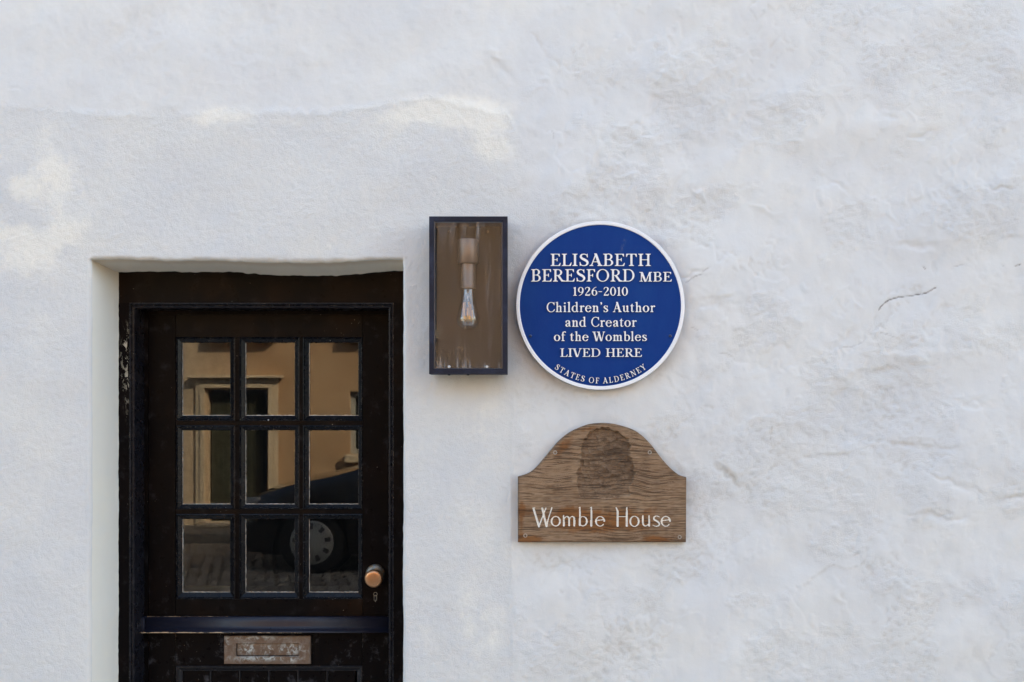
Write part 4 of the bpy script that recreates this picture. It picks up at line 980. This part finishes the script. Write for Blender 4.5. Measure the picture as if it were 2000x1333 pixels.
hollow *= .35 + .65 * sstep(975, 930, P2[:, 1])
vg = np.clip(-sw, 0, 3.0) * SS * .95 * (sw < 0)                            # V-cut letters
edge = np.clip(-so, 0, 4.2); edge_drop = (4.2 - np.sqrt(np.maximum(4.2 ** 2 - (4.2 - edge) ** 2, 0))) * SS
wx_, wz_ = (P2[:, 0] - 1172) * SS, -(P2[:, 1] - 1000) * SS
swirl = wz_ + .006 * vnoise(wx_, wz_, .10, .05, 201) + .008 * np.exp(-(((P2[:, 0] - 1095) / 55) ** 2 + ((P2[:, 1] - 925) / 30) ** 2)) * np.sin(wx_ * 30) + .007 * np.exp(-(((P2[:, 0] - 1262) / 50) ** 2 + ((P2[:, 1] - 940) / 26) ** 2)) * np.sin(wx_ * 34 + 2)
ringv = .75 * vnoise(wx_ * .14, swirl, .012, .0021, 211) + .75 * vnoise(wx_ * .35, swirl, .010, .0011, 213)
grv = np.clip(ringv - .18, 0, 1)
pore = np.clip(vnoise(wx_ * .16, swirl, .006, .0009, 217) - .35, 0, 1)
relief = .0012 * grv + .0005 * pore
paint = sw < 0
yb = SY + edge_drop + hollow + np.where(paint, vg, relief) + .0004 * vnoise(wx_, wz_, .05, .03, 219)
Vb = np.stack([PCX * 0 + (P2[:, 0] - VPX) * SS, yb, CZ - (P2[:, 1] - VPY) * SS], -1)
varn = sstep(.25, .75, .95 * blob(P2[:, 0], P2[:, 1], 1110, 1012, 75, 26) + .75 * blob(P2[:, 0], P2[:, 1], 1225, 1014, 75, 22) + .95 * blob(P2[:, 0], P2[:, 1], 1030, 1055, 34, 9) + .9 * blob(P2[:, 0], P2[:, 1], 1282, 1055, 26, 8) + .75 * blob(P2[:, 0], P2[:, 1], 1098, 876, 26, 14, -40)
              + .55 * blob(P2[:, 0], P2[:, 1], 1018, 1010, 6, 50) + .8 * blob(P2[:, 0], P2[:, 1], 1150, 838, 30, 7, -12) + .5 * fbm(wx_, wz_, .03, 221, 4, 2.2, .6))
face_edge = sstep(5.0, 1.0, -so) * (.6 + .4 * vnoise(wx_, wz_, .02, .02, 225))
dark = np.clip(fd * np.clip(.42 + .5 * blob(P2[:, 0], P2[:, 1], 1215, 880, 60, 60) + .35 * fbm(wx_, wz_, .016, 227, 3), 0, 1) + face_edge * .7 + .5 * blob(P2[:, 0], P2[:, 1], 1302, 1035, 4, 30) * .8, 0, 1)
t = NT('weathered_oak')
gr_, vn_, dk_, al_ = t.attr('marks')
c = t.coord('Object'); cs = t.coord('Object', scale=(.06, 1, 1))
fn = t.noise(cs, 520, 4, .7, .2); mid_ = t.noise(c, 12, 4, .6)
cc = t.mix(t.mapr(mid_, .35, .65), (0.205, 0.122, 0.070), (0.30, 0.190, 0.112))
cc = t.mix(t.mapr(fn, .42, .72, 0, .65), cc, (0.37, 0.275, 0.20))
cc = t.mix(t.mapr(fn, .50, .30, 0, .45), cc, (0.09, 0.058, 0.038))
cc = t.mix(t.math('MULTIPLY', vn_, t.mapr(fn, .25, .6, .55, 1)), cc, (0.215, 0.088, 0.030))
cc = t.mix(t.mapr(gr_, .02, .42, 0, .70), cc, (0.050, 0.030, 0.020))
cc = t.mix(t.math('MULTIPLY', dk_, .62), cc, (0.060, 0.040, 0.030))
M_OAK = t.done(t.bsdf(cc, t.mapr(vn_, 0, 1, .8, .5), nrm=t.bump(fn, .0009, .8), spec=.08))
t = NT('white_letter_paint'); c = t.coord('Object')
M_LWHITE = t.done(t.bsdf(t.mix(t.mapr(t.noise(t.coord('Object', scale=(.2, 1, 1)), 260, 4, .7), .56, .68, 0, .55), (0.78, 0.74, 0.67), (0.42, 0.33, 0.25)), .6, spec=.3))
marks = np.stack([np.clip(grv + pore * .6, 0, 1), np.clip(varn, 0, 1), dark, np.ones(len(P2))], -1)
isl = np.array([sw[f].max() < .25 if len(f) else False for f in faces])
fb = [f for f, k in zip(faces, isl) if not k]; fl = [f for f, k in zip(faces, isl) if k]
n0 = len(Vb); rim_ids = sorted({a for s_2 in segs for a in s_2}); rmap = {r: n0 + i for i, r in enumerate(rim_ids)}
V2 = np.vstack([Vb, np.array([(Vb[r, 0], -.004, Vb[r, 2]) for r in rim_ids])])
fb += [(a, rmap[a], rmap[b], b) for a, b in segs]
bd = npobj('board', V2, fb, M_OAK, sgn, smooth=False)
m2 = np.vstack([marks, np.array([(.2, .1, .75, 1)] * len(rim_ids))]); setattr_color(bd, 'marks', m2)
bd.data.update()
# lettering: each cut letter is its own painted piece, found by position
centres = np.array([P2[f].mean(0)[0] for f in fl]); 
cuts = [1000 + v / z_ for v in (0, 379 + 0, 478, 625, 743, 790, 940, 1128, 1240, 1345, 1432, 1700)]
for a, b in zip(cuts, cuts[1:]):
    sel = [f for f, cxx in zip(fl, centres) if a <= cxx < b]
    if not sel: continue
    used = sorted({v for f in sel for v in f}); mp = {v: i for i, v in enumerate(used)}
    npobj('letter', Vb[used] - np.array([0, .00015, 0]), [[mp[v] for v in f] for f in sel], M_LWHITE, sgn)
M_SCR2 = mat_plain('zinc_screw', (.34, .31, .27), .4, .5)
for px, py in [(1084.3, 884.3), (1269, 884), (1026, 1046.5), (1327.5, 1049.5)]:
    x, z = W(px, py, SY); bm = bmesh.new()
    lathe(bm, (x, SY + .002, z), (0, -1, 0), [(.0062, -.001), (.0060, .0026), (.0046, .0030), (.0034, .0018), (.0, .0014)], 20); s2 = bmobj('screw', bm, M_SCR2, sgn, smooth=False)
    bm = bmesh.new(); box(bm, x - .0028, x + .0028, SY + .0002, SY + .0012, z - .0006, z + .0006); box(bm, x - .0006, x + .0006, SY - .0001, SY + .0013, z - .0028, z + .0028); bmobj('cross_slot', bm, M_DARK, s2)

# ------------------------------------------------------------------ street: road, setts, kerb, house opposite, parked car (seen in the glass)
FYO = -8.30
M_GROUND = mat_plain('street_ground', (.30, .27, .235), .95, bs=.01, bscale=8)
bm = bmesh.new(); bmesh.ops.create_grid(bm, x_segments=2, y_segments=2, size=150)
g = bmobj('ground', bm, M_GROUND, None); g.location = (0, 0, -.03); tag(g, kind='structure')
t = NT('granite_setts'); c = t.coord('Object'); rnd_ = t.n('ShaderNodeObjectInfo').outputs['Random']; at_ = t.attr('tone')[0]
cc = t.mix(t.math('FRACT', t.math('ADD', t.math('MULTIPLY', rnd_, 7.3), at_)), (0.17, 0.145, 0.12), (0.40, 0.35, 0.29))
cc = t.mix(t.mapr(t.noise(c, 60, 4, .6), .4, .7, 0, .5), cc, (0.12, 0.10, 0.085))
M_SETT = t.done(t.bsdf(cc, .7, nrm=t.bump(t.noise(c, 120, 4, .6), .004)))
boxobj('road', mat_plain('sett_joints', (.012, .010, .008), .95, bs=.006, bscale=50), None, -8.5, 18.0, -7.55, -1.32, -.025, .0)
road = bpy.data.objects['road']; tag(road, kind='structure')
sw_, sl_ = .190, .100
def sett_verts(L, Wd, Ht, jit):
    a, b = L / 2, Wd / 2; v = []
    for (k, z) in ((1.0, -.02), (1.0, Ht - .012), (.82, Ht)):
        for (i, j) in ((-1, -1), (1, -1), (1, 1), (-1, 1)): v.append((i * a * k + (jit() if z > 0 else 0), j * b * (k if k == 1 else .75) + (jit() if z > 0 else 0), z))
    f = [(8, 9, 10, 11)] + [(4 * r + q_, 4 * r + (q_ + 1) % 4, 4 * r + 4 + (q_ + 1) % 4, 4 * r + 4 + q_) for r in range(2) for q_ in range(4)]
    return v, f
variants = []
for k in range(6):
    rr_ = random.Random(k); v, f = sett_verts(sl_ - .022, sw_ - .020, .026, lambda: rr_.uniform(-.004, .004))
    me = bpy.data.meshes.new('sett'); me.from_pydata(v, [], f); me.materials.append(M_SETT); variants.append((me, v, f))
SV, SF, ST = [], [], []; nsing = 0
ny_ = int(6.1 / sw_)
for r_ in range(ny_):
    y = -1.43 - r_ * sw_
    xo = (r_ % 2) * sl_ / 2
    for k in range(int(16.6 / sl_)):
        x = -8.3 + k * sl_ + xo + random.uniform(-.006, .006); dz = random.uniform(-.004, .005); rz = random.uniform(-.04, .04)
        if -3.75 < x < -1.05 and -5.55 < y < -3.65 and nsing < 270:
            o = bpy.data.objects.new('sett', random.choice(variants)[0]); link(o, road); o.location = (x, y, dz); o.rotation_euler = (random.uniform(-.03, .03), random.uniform(-.03, .03), rz); nsing += 1
        else:
            b = len(SV); ca, sa = math.cos(rz), math.sin(rz); _, v, f = random.choice(variants); tn = random.random()
            for (vx, vy, vz) in v: SV.append((x + vx * ca - vy * sa, y + vx * sa + vy * ca, vz + dz)); ST.append((tn, tn, tn, 1))
            SF += [[b + i for i in q_] for q_ in f]
so_ = npobj('setts', SV, SF, M_SETT, road); tag(so_, kind='stuff'); setattr_color(so_, 'tone', np.array(ST))
bounce_pav = boxobj('bounce_footway', mat_plain('pale_bounce_paving', (.46, .43, .38), .85, bs=.004, bscale=15), None, -8.5, 18.0, -1.30, -.012, -.02, .10, bev=.012); tag(bounce_pav, kind='structure')  # unseen pale paving added to bounce light up onto soffit and reveal
pav = boxobj('pavement', mat_plain('pavement_stone', (.20, .18, .155), .9, bs=.004, bscale=20), None, -8.5, 8.5, FYO - .02, -7.56, -.02, .11, bev=.01); tag(pav, kind='structure')

t = NT('ochre_render'); c = t.coord('Object')
sp_ = t.n('ShaderNodeSeparateXYZ'); t.l(c, sp_.inputs[0])
cc = t.mix(t.mapr(t.noise(c, 1.6, 5, .6), .4, .62), (0.50, 0.305, 0.165), (0.58, 0.375, 0.215))
cc = t.mix(t.mapr(t.noise(t.coord('Object', scale=(1, 1, .25)), 6, 5, .6), .55, .75, 0, .4), cc, (.36, .24, .14))
cc = t.mix(t.mapr(sp_.outputs[0], -3.0, -3.9, 0, .75), cc, (.60, .47, .33))
M_OCHRE = t.done(t.bsdf(cc, .9, nrm=t.bump(t.noise(c, 30, 4, .6), .003)))
M_CREAM = mat_plain('cream_render', (.60, .46, .31), .9, bs=.004, bscale=20, var=.08)
M_STONE = mat_plain('cream_surround', (.66, .52, .36), .8, var=.06)
M_WDARK = mat_plain('dark_window_glass', (.014, .016, .014), .12); M_SASH = mat_plain('pale_sash', (.42, .42, .38), .6); M_CURT = mat_plain('green_grey_curtain', (.075, .075, .045), .9, var=.3)
opp = empty('townhouse', (0, FYO, 0), 'ochre rendered townhouse across the street, seen reflected in the door panes', 'house')
OS = 1 / 165.0
def OX(px): return (px - 1000) * OS
def OZ(py): return 1.6 - (py - 780) * OS
holes = [(OX(405), OX(522), .14, OZ(762), 'door'), (OX(683), -1.10, .95, OZ(765), 'win'), (-3.55, -2.86, 2.36, 3.62, 'win'), (-1.96, OX(863), 2.36, 3.50, 'win'), (-5.9, -5.1, .95, 1.75, 'win'), (-5.9, -5.1, 2.45, 3.6, 'win'), (.6, 1.6, .95, 1.9, 'win'), (.7, 1.6, 2.45, 3.55, 'win'), (3.4, 4.3, 2.45, 3.55, 'win'), (3.4, 4.3, .95, 1.9, 'win')]
xsb = sorted({-8.5, 5.2} | {v for h in holes for v in h[:2]}); zsb = sorted({-.01, 4.9} | {v for h in holes for v in h[2:4]})
bm = bmesh.new(); bm2 = bmesh.new()
for a, b in zip(xsb, xsb[1:]):
    for c_, d_ in zip(zsb, zsb[1:]):
        mx, mz = (a + b) / 2, (c_ + d_) / 2
        if any(h[0] < mx < h[1] and h[2] < mz < h[3] for h in holes): continue
        tgt = bm2 if (b <= OX(403) and a > -8.6) and d_ < 2.3 and a >= -5.1 else bm
        vs_ = [tgt.verts.new(p) for p in ((a, FYO, c_), (b, FYO, c_), (b, FYO, d_), (a, FYO, d_))]; tgt.faces.new(vs_)
for h in holes:
    for (x0, z0, x1, z1) in ((h[0], h[2], h[0], h[3]), (h[1], h[2], h[1], h[3]), (h[0], h[3], h[1], h[3]), (h[0], h[2], h[1], h[2])):
        vs_ = [bm.verts.new(p) for p in ((x0, FYO, z0), (x1, FYO, z1), (x1, FYO - .16, z1), (x0, FYO - .16, z0))]; bm.faces.new(vs_)
bmobj('wall', bm, M_OCHRE, opp); bmobj('lower_wall', bm2, M_CREAM, opp)
boxobj('wall_core', M_PLASTER, opp, -8.5, 5.2, FYO - 6, FYO - .30, 0, 4.9)
bm = bmesh.new()
rv = [(-8.6, FYO + .18, 4.9), (5.3, FYO + .18, 4.9), (5.3, FYO - 3.1, 6.4), (-8.6, FYO - 3.1, 6.4), (5.3, FYO - 6.2, 4.9), (-8.6, FYO - 6.2, 4.9)]
vv = [bm.verts.new(p) for p in rv]; bm.faces.new(vv[:4]); bm.faces.new((vv[3], vv[2], vv[4], vv[5])); bm.faces.new((vv[1], vv[4], vv[2])); bm.faces.new((vv[0], vv[3], vv[5])); bm.faces.new((vv[0], vv[5], vv[4], vv[1]))
bmobj('roof', bm, M_SLATE, opp)
boxobj('gutter', M_LAN, opp, -8.6, 5.3, FYO + .02, FYO + .17, 4.80, 4.895)
for h in holes:
    x0, x1, z0, z1, k = h
    if k == 'win':
        gl_ = boxobj('window', M_WDARK, opp, x0, x1, FYO - .155, FYO - .13, z0, z1)
        bm = bmesh.new(); mitre(bm, x0, x1, z0, z1, [(0, FYO - .13), (0, FYO - .07), (.055, FYO - .07), (.055, FYO - .12)], False); box(bm, (x0 + x1) / 2 - .018, (x0 + x1) / 2 + .018, FYO - .128, FYO - .085, z0 + .055, z1 - .055); box(bm, x0 + .055, x1 - .055, FYO - .128, FYO - .08, (z0 + z1) / 2 - .02, (z0 + z1) / 2 + .02); bmobj('sash', bm, M_SASH, gl_)
        boxobj('sill', M_STONE, opp, x0 - .05, x1 + .05, FYO + .002, FYO + .11, z0 - .10, z0 - .003, bev=.01)
    else:
        fr_ = boxobj('door_opening', M_WDARK, opp, x0, x1, FYO - .158, FYO - .14, z0, z1)
        for (a, b) in ((x0 + .02, x0 + .24), (x1 - .30, x1 - .08)): 
            CV = [(a + (b - a) * q_ / 40 , FYO - .118 + .014 * math.sin(q_ * 1.35) + .005 * math.sin(q_ * .6), zz) for q_ in range(41) for zz in (z0 + .10, z1 - .04)]
            CV += [(x, y - .004, z) for x, y, z in CV]
            npobj('curtain', CV, [(2 * q_, 2 * q_ + 1, 2 * q_ + 3, 2 * q_ + 2) for q_ in range(40)] + [(82 + 2 * q_, 84 + 2 * q_, 85 + 2 * q_, 83 + 2 * q_) for q_ in range(40)], M_CURT, fr_, smooth=True)
        boxobj('sash', M_SASH, fr_, x0 + .33, x0 + .37, FYO - .135, FYO - .09, z0, z1 - .04)
        for i_, (o_, dp) in enumerate(((.02, .035), (.075, .06))):
            u_mould('surround', M_STONE, opp, x0 - .13 + i_ * .055, x1 + .13 - i_ * .055, z1 + .13 - i_ * .055, .11, [(0, FYO + .0), (0, FYO + .03 + .02 * i_), (.05, FYO + .035 + .02 * i_), (.05, FYO + .001)])
        boxobj('lintel_cornice', M_STONE, opp, x0 - .2, x1 + .2, FYO + .002, FYO + .12, z1 + .135, z1 + .17, bev=.008)
        boxobj('doorstep', M_STONE, opp, x0 - .05, x1 + .05, FYO + .001, FYO + .3, .112, .16, bev=.01)

# small hatchback parked along the far kerb, nose to the left
car = empty('parked_car', (-1.0, -6.3, 0), 'black hatchback parked nose left across the setts, reflected in the lower door panes', 'car')
t = NT('black_car_paint'); M_CAR = t.done(t.bsdf((.010, .010, .012), .18, spec=.5, **{'Coat Weight': .6}))
M_TYRE = mat_plain('tyre_rubber', (.012, .012, .012), .85); M_HUB = mat_plain('silver_wheel_trim', (.55, .54, .51), .4, .3); M_CGL = mat_plain('car_glass', (.008, .009, .009), .05); M_TRIM = mat_plain('black_plastic', (.015, .015, .015), .6); M_LAMP = mat_plain('clear_headlamp', (.55, .55, .55), .1, .4); M_RED = mat_plain('red_tail_lamp', (.35, .02, .015), .2)
YC = -6.33; HW = .80
wheels = [(-1.815, .30), (.60, .30)]
def interp(x, P): return float(np.interp(x, [p[0] for p in P], [p[1] for p in P]))
topP = [(-2.52, .52), (-2.48, .64), (-2.3, .74), (-2.0, .82), (-1.6, .905), (-1.42, .955), (-.95, 1.22), (-.6, 1.38), (-.1, 1.45), (.5, 1.43), (.95, 1.36), (1.15, 1.18), (1.25, .95), (1.28, .6)]
belP = [(-2.52, .50), (-2.48, .60), (-2.3, .70), (-2.0, .78), (-1.6, .86), (-1.42, .90), (-.6, .93), (.6, .98), (1.1, 1.0), (1.25, .93), (1.28, .58)]
wid = [(-2.52, .60), (-2.40, .72), (-2.1, .79), (-1.6, .82), (.8, .82), (1.15, .78), (1.28, .70)]
xs = np.unique(np.concatenate([np.linspace(-2.52, 1.28, 84)])); BV = []; BF = []
for x in xs:
    tp, bl, wd_ = interp(x, topP), interp(x, belP), interp(x, wid); bot = .20
    for (wx0, wr) in wheels:
        if abs(x - wx0) < .345: bot = max(bot, .30 + math.sqrt(.345 ** 2 - (x - wx0) ** 2))
    gh = max(0, tp - bl); wt = wd_ - .05 - gh * .34
    sec = [(wd_ - .03, min(bot, bl - .05)), (wd_, min(max(bot + .01, .36), bl - .04)), (wd_ + .012, min(max(bot + .02, .62), bl - .02)), (wd_ - .005, bl - .015), (wd_ - .03, bl), (wt + .01, tp - .04 * (gh > .1) - .004), (wt - .05, tp), (wt * .5, tp + .012), (0, tp + .018)]
    full = sec + [(-a, b) for a, b in sec[-2::-1]]
    BV += [(x, YC + a, b) for a, b in full]
ns = 17; nst = len(xs)
for i in range(nst - 1):
    for k in range(ns - 1): BF.append((i * ns + k, i * ns + k + 1, (i + 1) * ns + k + 1, (i + 1) * ns + k))
BF.append(tuple(range(ns))); BF.append(tuple((nst - 1) * ns + k for k in range(ns))[::-1])
npobj('body', BV, BF, M_CAR, car, smooth=True)
boxobj('underbody', M_TRIM, car, -2.3, 1.15, YC - .66, YC + .66, .17, .48)
for sgn_ in (1, -1):
    def sidept(x, f):
        tp, bl, wd_ = interp(x, topP), interp(x, belP), interp(x, wid); gh = max(0, tp - bl); wt = wd_ - .05 - gh * .34
        a0, a1 = wd_ - .03, wt + .01; return (x, YC + sgn_ * (a0 + (a1 - a0) * f + .006), bl + (tp - .044 - bl) * f)
    for (A, B) in (((-1.05, -.35)), ((-.28, .42))), :
        pass
    for (a, b) in ((-1.02, -.36), (-.28, .40), (.48, .92)):
        n = 10; V = []; 
        for k in range(n + 1):
            x = a + (b - a) * k / n; V += [sidept(x, .06), sidept(x, .90 if x > -.75 else .9)]
        npobj('window', V, [(2 * k, 2 * k + 1, 2 * k + 3, 2 * k + 2) for k in range(n)], M_CGL, car)
    for (wx0, wr) in wheels:
        yc = YC + sgn_ * (HW - .085)
        bm = bmesh.new(); lathe(bm, (wx0, yc, .30), (0, sgn_, 0), [(.19, -.09), (.28, -.09), (.298, -.06), (.30, 0), (.298, .06), (.285, .085), (.235, .092), (.20, .085), (.19, .05)], 40); wh = bmobj('wheel', bm, M_TYRE, car, smooth=True)
        bm = bmesh.new(); lathe(bm, (wx0, yc, .30), (0, sgn_, 0), [(.203, .05), (.203, .083), (.192, .090), (.16, .094), (.07, .104), (.045, .108), (.0, .108)], 40); hb_ = bmobj('hubcap', bm, M_HUB, wh, smooth=True)
        for k in range(9):
            a = 2 * math.pi * k / 9 + .2; bm = bmesh.new(); cxk, czk = wx0 + .145 * math.cos(a), .30 + .145 * math.sin(a)
            bmesh.ops.create_cube(bm, size=1); bmesh.ops.scale(bm, vec=(.058, .02, .048), verts=bm.verts); bmesh.ops.bevel(bm, geom=bm.edges[:], offset=.006, segments=2, affect='EDGES')
            bmesh.ops.rotate(bm, cent=(0, 0, 0), matrix=Matrix.Rotation(-a, 3, 'Y'), verts=bm.verts); bmesh.ops.translate(bm, vec=(cxk, yc + sgn_ * .0895, czk), verts=bm.verts)
            bmobj('trim_slot', bm, M_TRIM, hb_)
        bm = bmesh.new(); lathe(bm, (wx0, YC + sgn_ * (HW - .28), .34), (0, sgn_, 0), [(0, 0), (.37, 0), (.37, .02), (0, .02)], 30); bmobj('wheel_well', bm, M_TRIM, car)
    bm = bmesh.new(); lathe(bm, (-1.13, YC + sgn_ * .89, 1.0), (0.25, sgn_ * .2, .1), [(0, -.09), (.05, -.07), (.075, 0), (.07, .05), (0, .07)], 16); bmobj('wing_mirror', bm, M_CAR, car, smooth=True)
    bm = bmesh.new(); box(bm, -2.47, -2.15, YC + sgn_ * .69 - .05, YC + sgn_ * .69 + .05, .60, .70, bev=.03, seg=2); bmobj('headlight', bm, M_LAMP, car)
    bm = bmesh.new(); box(bm, 1.14, 1.27, YC + sgn_ * .70 - .06, YC + sgn_ * .70 + .05, .72, .95, bev=.02, seg=2); bmobj('tail_light', bm, M_RED, car)
    for x in (-.45, .36): boxobj('door_handle', M_TRIM, car, x, x + .14, YC + sgn_ * .815 - .02, YC + sgn_ * .815 + .025, .80, .83, bev=.006)
V = [(-1.40, YC - .62, .965), (-1.40, YC + .62, .965), (-.70, YC + .52, 1.36), (-.70, YC - .52, 1.36)]
npobj('windscreen', [(x, y, z + .028) for x, y, z in V] + [(x + .01, y, z + .006) for x, y, z in V], [(0, 1, 2, 3), (4, 7, 6, 5), (0, 4, 5, 1), (1, 5, 6, 2), (2, 6, 7, 3), (3, 7, 4, 0)], M_CGL, car)
bm = bmesh.new(); box(bm, -2.56, -2.40, YC - .70, YC + .70, .24, .44, bev=.04, seg=2); bmobj('bumper', bm, M_TRIM, car)
bm = bmesh.new(); box(bm, 1.20, 1.34, YC - .72, YC + .72, .26, .50, bev=.04, seg=2); bmobj('bumper', bm, M_TRIM, car)
